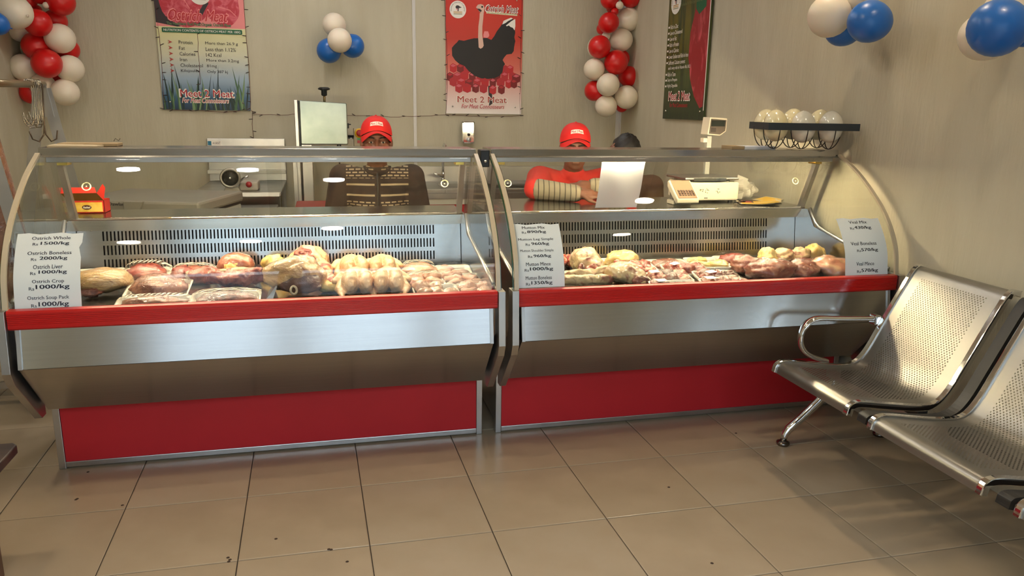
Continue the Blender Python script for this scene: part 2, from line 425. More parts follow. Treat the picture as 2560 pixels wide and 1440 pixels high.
def counter(name, label, x0, x1, slot0, slot1, nslot, wr):
    t = thing(name, label, 'display counter', ((x0 + x1) / 2, .7, 0))
    b = lambda mb, n, mat, sm=False, bv=0.: mb.build(n, mat, t, sm, bv)
    bx0, bx1 = x0 + .005, x1 - .012
    # base
    b(MB().box(bx0 + .02, bx1 - .02, .375, wr - .07, .012, .30), 'base_body', STEELV)
    b(MB().box(bx0 + .026, bx1 - .026, .366, .374, .028, .287), 'base_panel', REDPAN)
    b(MB().box(bx0, bx0 + .025, .362, .40, .0, .287), 'base_trim', STEELV, bv=.002)
    b(MB().box(bx1 - .025, bx1, .362, .40, .0, .287), 'base_trim', STEELV, bv=.002)
    b(MB().box(bx0 + .025, bx1 - .025, .362, .376, .006, .028), 'base_trim', STEELV, bv=.002)
    # front
    fx0, fx1 = x0 + .034, x1 - .034
    b(MB().prism([(.070, .640), (.048, .507), (.056, .507), (.078, .640)], 0, fx0, fx1), 'front_panel', STEEL)
    b(MB().prism([(.050, .505), (.250, .287), (.375, .287), (.375, .31), (.26, .31), (.08, .505)], 0, fx0, fx1), 'lower_panel', STEEL)
    for xa in (fx0, fx1 - .012):
        b(MB().prism([(.064, .640), (.042, .507), (.048, .507), (.070, .640)], 0, xa, xa + .012), 'edge_strip', STEELV)
    bump = [(.075, .641), (.050, .641), (.046, .646)]
    z = .650
    bump += [(.046, .655)]
    for k in range(6):
        z = .656 + k * .0062
        bump += [(.046, z), (.0475, z + .0012), (.0475, z + .0026), (.046, z + .0038)]
    bump += [(.046, .697), (.050, .704), (.066, .706), (.075, .706)]
    b(MB().prism(bump, 0, x0 + .020, x1 - .020), 'bumper', RIBRED)
    # end brackets
    br = [(.038, .706), (.100, .706), (.100, .53), (.272, .335), (.275, .262), (.235, .262), (.046, .455), (.024, .500)]
    b(MB().prism(br, 0, x0 - .008, x0 + .018), 'end_bracket', STEELV, bv=.0015)
    b(MB().prism(br, 0, x1 - .018, x1 + .008), 'end_bracket', STEELV, bv=.0015)
    # body: side panels, deck, back
    side = [(.10, .66), (.10, .72), (.332, .766), (.54, .806), (.634, .822), (.70, .90), (wr - .05, .90), (wr - .05, .30), (.37, .30), (.12, .52)]
    for xa in (x0 + .020, x1 - .032):
        b(MB().prism(side, 0, xa, xa + .012), 'side_panel', STEEL)
        rail = [(xa + .006, .10, .724), (xa + .006, .332, .77), (xa + .006, .54, .81), (xa + .006, .60, .824), (xa + .006, .634, .842), (xa + .006, .69, .905)]
        b(MB().tube(rail, .008, 8), 'side_rail', STEELV, True)
        sg = [(p.x, p.y) for p in offp(GP, .008)][::-1]
        sg = [(max(a, .09), c) for a, c in sg] + [(.66, 1.165), (.735, .91), (.64, .846), (.60, .828), (.54, .814), (.332, .774), (.10, .728)]
        b(MB().prism(sg, 0, xa + .004, xa + .009), 'side_glass', GLASSR)
    ix0, ix1 = x0 + .034, x1 - .034
    b(MB().box(ix0, ix1, .085, .80, .645, .66), 'deck', STEEL)
    b(MB().box(ix0, ix1, .08, .086, .645, .70), 'deck_lip', STEEL)
    # slotted back panel with real openings
    sp = MB(); pitch = (slot1 - slot0) / nslot; w = pitch * .42
    zs = [.660, .690, .728, .746, .785, .804, .843, .862]
    def yb(z): return .772 + (z - .66) * .13
    xs = [ix0]
    for k in range(nslot): xs += [slot0 + k * pitch, slot0 + k * pitch + w]
    xs.append(ix1)
    for iz in range(len(zs) - 1):
        z0, z1 = zs[iz], zs[iz + 1]
        if iz in (1, 3, 5):
            for k in range(0, len(xs) - 1, 2):
                a, c = xs[k], xs[k + 1]
                sp.add([(a, yb(z0), z0), (c, yb(z0), z0), (c, yb(z1), z1), (a, yb(z1), z1)], [(0, 1, 2, 3)])
            for k in range(1, len(xs) - 2, 2):                       # depth of each slot
                a, c = xs[k], xs[k + 1]
                for xx in (a, c): sp.add([(xx, yb(z0), z0), (xx, yb(z0) + .003, z0), (xx, yb(z1) + .003, z1), (xx, yb(z1), z1)], [(0, 1, 2, 3)])
        else:
            sp.add([(ix0, yb(z0), z0), (ix1, yb(z0), z0), (ix1, yb(z1), z1), (ix0, yb(z1), z1)], [(0, 1, 2, 3)])
    b(sp, 'slotted_panel', STEEL)
    b(MB().box(slot0 - .02, slot1 + .02, .815, .83, .665, .858), 'duct', DARKCAV)
    for xx in (slot0 - .04, slot1 + .03):
        b(MB().lathe([(.004, 0), (.004, .002), (.002, .0035), (0, .0035)], (xx, .7945, .848), 10, Matrix.Rotation(radians(90), 3, 'X')), 'screw', CHROME, True)
    # rear worktop + fascia
    b(MB().prism([(.722, .858), (.722, .904), (.727, .909), (wr, .909), (wr, .885), (.805, .885), (.805, .862), (.735, .858)], 0, x0 + .032, x1 - .032), 'worktop', STEEL)
    b(MB().tube([(x0 + .034, .722, .904), (x1 - .034, .722, .904)], .005, 8), 'worktop_edge', CHROME, True)
    b(MB().box(x0 + .03, x1 - .03, wr - .07, wr - .05, .30, .885), 'rear_panel', STEELV)
    # posts and rear sliding doors
    for xa in (x0 + .040, x1 - .062):
        b(MB().prism([(.715, .906), (.745, .906), (.640, 1.160), (.612, 1.160)], 0, xa, xa + .022), 'post', STEELV)
    mid = (x0 + x1) / 2
    for k, (a, c, dy) in enumerate(((x0 + .064, mid + .03, .0), (mid - .03, x1 - .064, .010))):
        d = b(MB().prism([(.742 + dy, .909), (.746 + dy, .909), (.645 + dy, 1.158), (.641 + dy, 1.158)], 0, a, c), 'sliding_door', GLASSR)
        px = a + .055 if k == 0 else c - .055
        f = .52; cy, cz = .742 + dy - (.101) * f - .003, .909 + .249 * f
        M = Matrix.Rotation(radians(90 - 22), 3, 'X')
        MB().lathe([(.013, 0), (.0175, 0), (.0175, .003), (.013, .003)], (px, cy, cz), 20, M, True).build('finger_pull', pm('pull_ring', hexs(206, 196, 160), .25), d, True)
        MB().lathe([(0, 0), (.003, 0), (.003, .003), (0, .003)], (px, cy, cz), 8, M).build('finger_pull', pm('pull_ring', hexs(206, 196, 160), .25), d, True)
    # canopy
    b(MB().prism([(.530, 1.163), (.538, 1.197), (.725, 1.197), (.725, 1.186), (.552, 1.186), (.545, 1.163)], 0, x0 + .012, x1 - .012), 'canopy', STEEL, bv=.0015)
    b(MB().box(x0 + .03, x1 - .03, .548, .575, 1.142, 1.163), 'canopy_rail', STEELV, bv=.002)
    b(MB().box(x0 + .03, x1 - .03, .60, .665, 1.163, 1.186), 'lamp_housing', STEELV)
    lt = b(MB().tube([(x0 + .085, .632, 1.152), (x1 - .085, .632, 1.152)], .013, 12), 'lamp_tube', TUBE, True)
    for xa in (x0 + .05, x1 - .085):
        MB().box(xa, xa + .035, .60, .655, 1.128, 1.168).build('lamp_holder', BRASSY, lt)
    # glass
    gi = offp(GP, .006)
    b(MB().grid([[(x, p.x, p.y) for p in (GP + gi[::-1])] for x in (x0 + .004, x1 - .004)], closed=True), 'front_glass', GLASS, True)
    for xa, xb in ((x0 + .001, x0 + .004), (x1 - .004, x1 - .001)):
        b(MB().prism([(p.x, p.y) for p in (GP + gi[::-1])], 0, xa, xb), 'glass_edge', GREENEDGE)
    g2 = offp(GP, .016); g1 = offp(GP, .0065)
    for xa, xb in ((x0 + .006, x0 + .022), (x1 - .022, x1 - .006)):
        b(MB().prism([(p.x, p.y) for p in (g1 + g2[::-1])], 0, xa, xb), 'gasket', GASKET)
    return t
CL = counter('display_counter', 'left curved-glass meat counter with steel front, red bumper and red base', -.318, 1.338, -.190, 1.192, 96, .985)
CR = counter('display_counter', 'right curved-glass meat counter beside the wall, under the egg stand', 1.380, 3.062, 1.55, 2.878, 92, 1.20)
MB().prism([(.50, 1.125), (.56, 1.125), (.57, 1.195), (.50, 1.195)], 0, 1.3395, 1.3785).build('glass_clamp', BLACKPL, CR, bevel=.004)
MB().lathe([(.006, 0), (.006, .006), (0, .008)], (1.359, .50, 1.15), 10, Matrix.Rotation(radians(90), 3, 'X')).build('clamp_bolt', CHROME, CR, True)

# ------------------------------------------------------------------ price papers taped inside the front glass
def paper(x0, x1, s0, s1, lines, label, ink_col, torn=(), h0=-.0085):
    t = thing('price_paper', label, 'price sign', ((x0 + x1) / 2, .12, .71), 0, 'price papers on the counter glass')
    def f(a, s, h):
        p, n = glass_at(s); q = p + n * (h0 + h)
        return (a, q.x, q.y)
    rows = []
    NS, NX = 14, 6
    for i in range(NS + 1):
        s = s0 + (s1 - s0) * i / NS; r = []
        for k in range(NX + 1):
            x = x0 + (x1 - x0) * k / NX
            if k == NX:
                for ta, tb, dx in torn:
                    if ta <= i / NS <= tb: x += dx
            if i == NS: s_ = s + .0035 * sin(k * 2.1)
            else: s_ = s
            r.append(f(x, s_, 0))
        rows.append(r)
    back = [[(p[0], p[1] + .0004, p[2] - .0002) for p in r] for r in rows]
    MB().grid(rows).grid(back).build('sheet', PAPER, t, True, fix=False)
    pr = Print(f, .0006)
    for txt, cx, cs, w, hh, bold in lines:
        pr.text(txt, cx, cs, w, hh, 1, ink_col, 'lettering', bold=bold)
    pr.build(t); return t
XC = -.181
paper(-.284, -.086, .004, .268, [
    ('Ostrich Whole', XC, .2495, .116, .0125, .012), ('Rs', XC - .0455, .2265, .016, .010, .006), ('1500/kg', XC + .013, .2275, .085, .0155, .022),
    ('Ostrich Boneless', XC, .193, .131, .0125, .010), ('Rs', XC - .0455, .170, .016, .010, .006), ('2000/kg', XC + .013, .172, .082, .0155, .022),
    ('Ostrich Liver', XC - .002, .1435, .088, .0145, .008), ('Rs', XC - .0455, .121, .016, .010, .006), ('1000/kg', XC + .013, .1235, .083, .0155, .022),
    ('Ostrich Crop', XC - .001, .0915, .095, .0150, .008), ('Rs', XC - .0505, .069, .016, .0105, .006), ('1000/kg', XC + .012, .0725, .099, .0185, .022),
    ('Ostrich Soup Pack', XC - .003, .037, .124, .0155, .006), ('Rs', XC - .0465, .013, .016, .0105, .006), ('1000/kg', XC + .012, .0155, .089, .0185, .022)],
    'white ostrich price list taped inside the left end of the left counter glass', pm('navy_ink', hexs(40, 44, 66), .7), torn=((.70, .84, -.004), (.76, .80, -.004)))
XC = 1.486
paper(1.390, 1.588, .008, .266, [
    ('Mutton Mix', XC - .002, .250, .090, .0120, .010), ('Rs', XC - .042, .228, .016, .010, .006), ('890/kg', XC + .008, .2295, .074, .0150, .022),
    ('Mutton Leg Simple', XC, .197, .138, .0125, .010), ('Rs', XC - .034, .1765, .016, .010, .006), ('960/kg', XC + .015, .178, .069, .0150, .022),
    ('Mutton Shoulder Simple', XC - .001, .150, .131, .0130, .004), ('Rs', XC - .030, .127, .016, .010, .006), ('960/kg', XC + .018, .128, .068, .0150, .022),
    ('Mutton Mince', XC, .097, .096, .0140, .008), ('Rs', XC - .046, .074, .016, .0105, .006), ('1000/kg', XC + .012, .0765, .090, .0165, .022),
    ('Mutton Boneless', XC, .044, .102, .0135, .006), ('Rs', XC - .042, .021, .016, .0105, .006), ('1350/kg', XC + .012, .0235, .082, .0165, .022)],
    'white mutton price list taped inside the left end of the right counter glass', pm('dark_ink', hexs(34, 38, 52), .7))
XC = 2.912
paper(2.816, 3.022, .004, .262, [
    ('Veal Mix', XC + .002, .2425, .088, .0140, .008), ('Rs', XC - .036, .212, .018, .0110, .006), ('430/kg', XC + .017, .214, .080, .0180, .022),
    ('Veal Boneless', XC, .1415, .124, .0150, .008), ('Rs', XC - .028, .109, .018, .0110, .006), ('570/kg', XC + .024, .111, .080, .0180, .022),
    ('Veal Mince', XC, .0525, .086, .0150, .008), ('Rs', XC - .030, .020, .018, .0110, .006), ('570/kg', XC + .022, .0225, .080, .0180, .022)],
    'white veal price list taped inside the right end of the right counter glass', 'dark_ink', torn=())

# ------------------------------------------------------------------ wall posters
ink('p_red', (186, 30, 40)); ink('p_darkred', (120, 16, 24)); ink('p_pink', (232, 140, 140)); ink('p_white', (232, 226, 218)); ink('p_black', (26, 22, 24))
ink('p_green', (16, 92, 58)); ink('p_text', (44, 40, 44)); ink('p_brick', (170, 60, 50)); ink('p_gold', (196, 150, 70)); ink('p_crimson', (176, 34, 46))
ink('p_neck', (214, 176, 160)); ink('p_olive', (120, 128, 84)); ink('p_grassdark', (20, 46, 44)); ink('p_grass', (64, 98, 66)); ink('p_grasslight', (112, 140, 96))
ink('p_rose', (206, 92, 108)); ink('p_charcoal', (48, 36, 40)); ink('p_paleyellow', (222, 214, 176)); ink('p_ivory', (226, 214, 186)); ink('p_orange', (214, 90, 60))
def gradmat(name, stops, axis='Z', wave=None):
    m, nt, b = nm(name); N = nt.nodes; L = nt.links; b.inputs['Roughness'].default_value = .32
    tc = N.new('ShaderNodeTexCoord'); sp = N.new('ShaderNodeSeparateXYZ'); cr = N.new('ShaderNodeValToRGB')
    L.new(tc.outputs['Generated'], sp.inputs[0]); L.new(sp.outputs[axis], cr.inputs[0])
    el = cr.color_ramp.elements
    while len(el) < len(stops): el.new(.5)
    for e, (p, c) in zip(el, stops): e.position = p; e.color = (*hexs(*c), 1)
    out = cr.outputs[0]
    if wave:
        nz = N.new('ShaderNodeTexNoise'); mp = N.new('ShaderNodeMapping'); mp.inputs['Scale'].default_value = wave[0]
        nz.inputs['Scale'].default_value = 1; nz.inputs['Detail'].default_value = 3
        L.new(tc.outputs['Object'], mp.inputs[0]); L.new(mp.outputs[0], nz.inputs['Vector'])
        mx = N.new('ShaderNodeMixRGB'); r2 = N.new('ShaderNodeValToRGB'); r2.color_ramp.elements[0].position = .45; r2.color_ramp.elements[1].position = .62
        L.new(nz.outputs['Fac'], r2.inputs[0]); L.new(r2.outputs[0], mx.inputs[0]); L.new(out, mx.inputs[1]); mx.inputs[2].default_value = (*hexs(*wave[1]), 1)
        out = mx.outputs[0]
    L.new(out, b.inputs['Base Color']); MATS[name] = m; return m
gradmat('p_sky', [(0, (24, 44, 70)), (.10, (52, 92, 124)), (.24, (150, 170, 190)), (.42, (206, 204, 180)), (.60, (218, 212, 158)), (.75, (226, 218, 196))])
gradmat('p_redfade', [(0, (232, 224, 220)), (.16, (224, 190, 184)), (.38, (210, 110, 96)), (.62, (190, 56, 44)), (1, (200, 40, 30))])
gradmat('p_jungle', [(0, (30, 40, 26)), (.3, (62, 78, 34)), (.7, (96, 92, 30)), (1, (84, 70, 26))], wave=((4, 30, 2.2), (40, 58, 28)))
MATS['p_steak'] = pm('p_steak', hexs(190, 44, 62), .35, noise=((16, 16, 16), hexs(214, 96, 110), .45, .62, 1.5))
MATS['p_meat'] = pm('p_meat', hexs(150, 24, 38), .35, noise=((14, 14, 7), hexs(206, 84, 96), .5, .7, 1.0))
def poster(label, f, w, h, loc, back):
    t = thing('poster', label, 'poster', loc)
    MB().add([f(0, 0, 0), f(w, 0, 0), f(w, h, 0), f(0, h, 0), f(0, 0, -.012), f(w, 0, -.012), f(w, h, -.012), f(0, h, -.012)],
             [(0, 1, 2, 3), (7, 6, 5, 4), (0, 4, 5, 1), (1, 5, 6, 2), (2, 6, 7, 3), (3, 7, 4, 0)]).build('board', back, t)
    for a, b_ in ((.05, .055), (w - .05, .055), (.05, h - .05), (w - .05, h - .05)):
        p = Vector(f(a, b_, 0)); n = (Vector(f(a, b_, 1)) - p).normalized()
        MB().lathe([(.007, 0), (.007, .004), (.004, .007), (0, .0075)], p, 10, Vector((0, 0, 1)).rotation_difference(n).to_matrix()).build('screw_cap', CHROME, t, True)
    return t
BOARD = pm('poster_board', hexs(222, 214, 204), .5)
def logo(pr, cx, cy, r, L):
    pr.poly(circ(cx, cy, r), L, 'p_white', 'logo')
    def arc(a, b):
        th = pi / 2 - a / (r * .80) ; rr = r * .80 + b
        return cx + rr * cos(th), cy + rr * sin(th)
    pr.text('National Ostrich Company', 0, 0, r * 2.9, r * .2, L + 1, 'p_text', 'logo', fn=arc)
    k = r / .105
    pr.poly([(cx + a * k, cy + b * k) for a, b in ((-.028, .018), (-.03, .034), (-.014, .05), (.010, .048), (.026, .036), (.05, .028), (.028, .020), (.012, .016), (.008, -.02), (-.004, -.02), (-.002, .012), (-.014, .006))], L + 1, 'p_charcoal', 'logo')
    pr.poly([(cx + a * k, cy + b * k) for a, b in ((-.020, .012), (-.006, .008), (-.006, -.012), (-.018, -.006))], L + 2, 'p_pink', 'logo')
    for i in range(3):
        pr.poly(rect(cx - .055 * k, cy - (.030 + .014 * i) * k, cx + .055 * k, cy - (.023 + .014 * i) * k), L + 1, 'p_gold' if i < 2 else 'p_olive', 'logo')
def steak(cx, cy, rx, ry, seed, n=36, x1=9, y1=9):
    r = random.Random(seed); ph = [r.uniform(0, 6.3) for _ in range(4)]; out = []
    for k in range(n):
        a = 2 * pi * k / n; q = 1 + .06 * sin(2 * a + ph[0]) + .05 * sin(3 * a + ph[1]) + .02 * sin(7 * a + ph[2])
        out.append((min(cx + rx * q * cos(a), x1), min(cy + ry * q * sin(a), y1)))
    return out
# --- nutrition poster (back wall, left)
fL = lambda a, b, h: (-.412 + a, YB - .013 - h, 1.313 + b)
PL = poster('nutrition poster with red steaks, a list and dark grass, on the back wall', fL, .60, .91, (-.112, YB, 1.313), MATS['p_sky'])
pr = Print(fL)
pr.poly(rect(0, .575, .60, .91), 1, 'p_pink')
pr.poly([(0, .60), (.14, .575), (.30, .60), (.10, .91), (0, .91)], 2, 'p_charcoal')
pr.poly(steak(.21, .765, .185, .18, 2, y1=.908), 3, 'p_steak', 'steak'); pr.poly(steak(.44, .755, .135, .16, 5, x1=.598, y1=.908), 4, 'p_steak', 'steak')
pr.poly([(.28, .665), (.31, .71), (.34, .76), (.36, .74), (.33, .69), (.31, .655)], 5, 'p_charcoal')
for pts in (((.10, .80), (.13, .76), (.20, .755), (.23, .70)), ((.20, .755), (.27, .775), (.30, .74)), ((.42, .72), (.50, .70), (.54, .66)), ((.40, .80), (.47, .78), (.55, .77))):
    for (a, b), (c, d) in zip(pts, pts[1:]):
        l = sqrt((c - a) ** 2 + (d - b) ** 2); nx, ny = -(d - b) / l * .0022, (c - a) / l * .0022
        pr.poly([(a - nx, b - ny), (c - nx, d - ny), (c + nx, d + ny), (a + nx, b + ny)], 5, 'p_pink')
logo(pr, .305, .80, .072, 6)
pr.text('Ostrich Meat', .285, .655, .405, .082, 7, 'p_pink', bold=.022, shear=.35); pr.text('Ostrich Meat', .285, .655, .397, .075, 8, 'p_red', bold=.004, shear=.35)
pr.text('The Healthiest Red Meat-Organic Ostrich Meat', .285, .593, .432, .029, 8, 'p_grassdark', bold=.05); pr.text('The Healthiest Red Meat-Organic Ostrich Meat', .285, .593, .43, .027, 9, 'p_grasslight', bold=.006)
pr.poly(rrect(.035, .535, .575, .567, .007), 7, 'p_green', 'title_bar'); pr.text('NUTRITION CONTENTS OF OSTRICH MEAT PER 100G', .305, .551, .515, .016, 8, 'p_white', bold=.012)
LST = (('Protein', 'More than 26.9 g', .092, .222), ('Fat', 'Less than 1.12%', .039, .205), ('Calories', '142 Kcal', .106, .103), ('Iron', 'More than 3.2mg', .047, .222), ('Cholesterol', '81mg', .150, .068), ('Kilojoules', 'Only 387 kj', .124, .140))
for i, (a, b, wa, wb) in enumerate(LST):
    y = .470 - i * .0395
    pr.text(a, .140 + wa / 2, y, wa, .028 if a[0] in 'PC' and 'g' in a else .024, 8, 'p_text'); pr.text(b, .318 + wb / 2, y - .003, wb, .026, 8, 'p_text')
    pr.poly([(.068, y + .013), (.098, y), (.068, y - .013), (.078, y)], 8, 'p_brick')
rg = random.Random(8)
for k in range(58):
    x = rg.uniform(.0, .585); hh = rg.uniform(.10, .33) if k % 3 == 0 else rg.uniform(.08, .24); le = rg.uniform(-.05, .05); w = rg.uniform(.006, .013)
    x2 = min(max(x + le, .004), .596)
    pr.poly([(x, .0), (min(x + w, .598), .0), (min((x + x2) / 2 + w, .598), hh * .55), (x2, hh), ((x + x2) / 2, hh * .55)], 2 + k * .04, ('p_grassdark', 'p_grass', 'p_grassdark', 'p_grasslight')[k % 4], 'grass_print')
pr.text('Meet 2 Meat', .305, .118, .375, .058, 7, 'p_white', bold=.022); pr.text('Meet 2 Meat', .305, .118, .362, .050, 8, 'p_crimson', bold=.006)
pr.text('For Meat Connoisseurs', .292, .068, .32, .034, 7, 'p_white', bold=.03, shear=.3); pr.text('For Meat Connoisseurs', .292, .068, .315, .030, 8, 'p_crimson', bold=.004, shear=.3)
pr.build(PL)
# --- ostrich poster (back wall, centre)
fO = lambda a, b, h: (1.647 + a, YB - .013 - h, 1.313 + b)
PO = poster('red poster with a black ostrich above meat cubes, over the soap dispenser', fO, .605, .91, (1.95, YB, 1.313), MATS['p_redfade'])
pr = Print(fO)
def ox(px, py): return ((px - 1114) * .00315, (288 - py) * .00292)
def opoly(pts, L, mat, name='print'): pr.poly([ox(1100 + a * 220 / 2112, b * 150 / 1440) for a, b in pts], L, mat, name)
body = [(275, 1140), (330, 1070), (400, 1000), (440, 945), (560, 960), (690, 920), (800, 890), (905, 885), (1020, 880), (1110, 870), (1220, 915), (1290, 820), (1350, 700), (1430, 590), (1500, 480), (1600, 410), (1740, 380), (1760, 520), (1790, 640), (1800, 720), (1780, 830), (1805, 920), (1780, 1060), (1770, 1170), (1720, 1240), (1600, 1260), (1540, 1330), (1500, 1400), (1560, 1500), (1520, 1560), (1500, 1700), (1420, 1800), (1300, 1860), (1150, 1880), (980, 1870), (820, 1810), (680, 1700), (560, 1560), (440, 1520), (350, 1440), (280, 1330)]
opoly(body, 2, 'p_black', 'ostrich_body')
opoly([(1480, 530), (1510, 440), (1590, 400), (1690, 355), (1740, 375), (1620, 440), (1560, 490)], 3, 'p_white', 'ostrich_plume')
opoly([(1570, 550), (1700, 440), (1795, 380), (1800, 560), (1780, 660), (1740, 600), (1680, 580), (1640, 545), (1590, 570)], 3, 'p_white', 'ostrich_plume')
opoly([(1030, 860), (1025, 800), (1050, 710), (1140, 710), (1170, 800), (1150, 850), (1110, 870)], 3, 'p_pink', 'ostrich_plume')
opoly([(915, 1110), (900, 850), (905, 600), (930, 400), (935, 280), (1030, 270), (1020, 400), (1000, 600), (1000, 800), (1035, 1060), (1010, 1110), (960, 1140)], 4, 'p_neck', 'ostrich_neck')
opoly([(845, 145), (890, 80), (960, 62), (1020, 80), (1050, 150), (1035, 260), (985, 290), (930, 250), (880, 180)], 5, 'p_neck', 'ostrich_head')
opoly([(870, 172), (940, 178), (985, 215), (960, 255), (925, 235)], 6, 'p_charcoal', 'ostrich_head'); pr.poly([ox(1100 + a * 220 / 2112, b * 150 / 1440) for a, b in circ(992, 128, 24)], 6, 'p_black', 'ostrich_head')
opoly([(1150, 2050), (1240, 2050), (1260, 2500), (1180, 2560)], 1.5, 'p_charcoal', 'ostrich_leg')
rc = random.Random(4); n = 0
for row, (py, xs) in enumerate(((172, (1132, 1150, 1166, 1185, 1250, 1264, 1276)), (190, (1124, 1142, 1160, 1180, 1200, 1222, 1242, 1262, 1282, 1292)), (206, (1132, 1152, 1172, 1192, 1212, 1232, 1252, 1272, 1286)), (222, (1146, 1166, 1188, 1208, 1232, 1254)))):
    for x in xs:
        sx = rc.uniform(8, 11); d = rc.uniform(-3, 3); L = (.6 + row * .25) + .01 * n if row < 2 else 3 + row * .2 + .01 * n; n += 1
        pr.poly([ox(x - sx, py - 6 + d), ox(x - 1, py - 12 + d), ox(x + sx, py - 7 + d), ox(x + sx * .9, py + 9 + d), ox(x + 1, py + 13 + d), ox(x - sx * .95, py + 8 + d)], L, ('p_crimson', 'p_red', 'p_darkred')[n % 3], 'cube_print')
        pr.poly([ox(x - sx * .8, py - 5 + d), ox(x - 1, py - 10 + d), ox(x + sx * .8, py - 6 + d), ox(x, py - 2 + d)], L + .08, 'p_rose' if n % 2 else 'p_crimson', 'cube_print')
logo(pr, *ox(1143.5, 22.5), .064, 3)
pr.text('Ostrich Meat', *ox(1253, 16), .262, .052, 3, 'p_white', bold=.028, shear=.35); pr.text('Ostrich Meat', *ox(1253, 16), .255, .046, 4, 'p_darkred', bold=.004, shear=.35)
pr.poly([ox(1214, 24.5), ox(1292, 27.5), ox(1292, 32), ox(1214, 29)], 3, 'p_paleyellow'); pr.text('The Healthiest Red Meat-Organic Ostrich Meat', *ox(1253, 28.2), .235, .010, 4, 'p_green')
pr.text('Meet 2 Meat', *ox(1205, 250), .405, .055, 7, 'p_white', bold=.022); pr.text('Meet 2 Meat', *ox(1205, 250), .395, .048, 8, 'p_brick', bold=.006)
pr.text('For Meat Connoisseurs', *ox(1207, 268), .345, .033, 8, 'p_crimson', bold=.006, shear=.3)
pr.build(PO)
# --- green poster (right wall)
fR = lambda a, b, h: (XR - .022 - h, 2.582 - a, 1.306 + b)
PR_ = poster('dark green poster with a red meat strip and white list, on the right wall', fR, .622, .91, (XR, 2.27, 1.306), MATS['p_jungle'])
def rx(px, py):
    xl = 1663 + (298 - py) * .058; xr = 1764 + (298 - py) * .085
    q = (px - xl) / (xr - xl); return (.62 * (q * 1.13 - .13 * q * q), (298 - py) * (.00262 - .00018 * q))
def rp(a, b): return rx(1640 + a * 180 / 836, b * 310 / 1440)
pr = Print(fR)
pr.poly([(.40, .91), (.44, .80), (.40, .66), (.36, .56), (.355, .40), (.40, .26), (.47, .15), (.56, .075), (.60, .085), (.612, .30), (.612, .91)], 2, 'p_meat', 'meat_print')
pr.poly([(.40, .91), (.42, .80), (.42, .70), (.47, .66), (.56, .70), (.56, .80), (.52, .91)], 2.5, 'p_green', 'herb_print')
pr.poly(rect(.612, .06, .622, .91), 3, 'p_white', 'edge_print')
logo(pr, .115, .775, .078, 4)
pr.text('Ostrich Meat', .36, .815, .31, .06, 5, 'p_white', bold=.03, shear=.3); pr.text('Ostrich Meat', .36, .815, .30, .05, 6, 'p_red', bold=.004, shear=.3)
pr.text('The Healthiest Red Meat-Organic Ostrich Meat', .35, .745, .31, .026, 6, 'p_olive', bold=.01)
RL = ('Rich in Zinc', 'Low in Cholesterol', 'Low in Fat', 'Rich in Protein', 'Low in Calories', 'Lower Sodium and Rich in Iron', 'Sufficient Calcium content', 'and is very rich in Vitamin B6, B12', 'Rich in Taste', 'Easy to Prepare', 'Highly Digestible')
RW = (.12, .19, .105, .145, .15, .30, .26, .34, .125, .155, .165)
for i, (a, w) in enumerate(zip(RL, RW)):
    y = .618 - i * .0395
    pr.text(a, .050 + w / 2, y, w, .027, 4, 'p_white', bold=.008)
    if i != 7: pr.poly(rect(.015, y - .006, .038, y + .006), 4, 'p_white')
pr.text('Meet 2 Meat', .25, .155, .33, .062, 4, 'p_white', bold=.03); pr.text('Meet 2 Meat', .25, .155, .32, .055, 5, 'p_crimson', bold=.012)
pr.text('For Meat Connoisseurs', .25, .095, .28, .030, 5, 'p_crimson', bold=.012, shear=.2)
pr.build(PR_)

# ------------------------------------------------------------------ fairy light wire pinned round the posters
FW = pm('fairy_wire', hexs(96, 40, 36), .5); FB = pm('fairy_bulb', hexs(58, 44, 40), .4)
def fairy(label, pts, n, seed):
    r = random.Random(seed); P = [Vector(ony(u, v, YB - .016)) for u, v in pts]
    t = thing('fairy_light_string', label, 'fairy lights', P[0], 0, 'fairy light wires on the back wall')
    Q = []
    for a, b in zip(P, P[1:]):
        k = max(2, int((b - a).length / .05))
        Q += [a.lerp(b, i / k) + Vector((r.uniform(-.003, .003), r.uniform(0, .004), r.uniform(-.004, .004))) for i in range(k)]
    Q.append(P[-1]); MB().tube(Q, .0016, 5).build('wire', FW, t, True)
    bm = MB().lathe([(.0026, 0), (.003, .02), (.0015, .028), (0, .029)], seg=6)
    me = None
    for i in range(n):
        q = Q[int((i + .5) * len(Q) / n)]
        o = bpy.data.objects.new('bulb', me) if me else bm.build('bulb', FB, t, True, local=True)
        if me: COL.objects.link(o); o.parent = t
        me = o.data; o.location = q - P[0]; o.rotation_euler = (r.uniform(-.2, .4), r.choice((-1, 1)) * r.uniform(1.0, 2.0), 0)
fairy('fairy light wire running round the edge of the nutrition poster', [(388, 0), (396, 70), (406, 180), (410, 274), (480, 277), (512, 276), (560, 282), (604, 276), (627, 272), (623, 180), (615, 90), (609, 0)], 30, 1)
fairy('fairy light wire along the wall behind the bone saw, between the two posters', [(628, 274), (634, 285), (700, 288), (740, 284), (872, 290), (905, 289), (960, 292), (1030, 292), (1075, 289), (1116, 287)], 12, 2)
fairy('fairy light wire hanging down from the nutrition poster corner towards the steel table', [(631, 283), (631, 310), (634, 345)], 4, 3)
fairy('fairy light wire running round the edge of the ostrich poster', [(1112, 0), (1116, 100), (1118, 200), (1115, 286), (1180, 290), (1240, 291), (1300, 290), (1301, 180), (1303, 60), (1306, 0)], 26, 4)
fairy('fairy light wire hanging inside the middle of the nutrition poster', [(493, 86), (496, 130), (499, 180), (501, 210)], 4, 5)

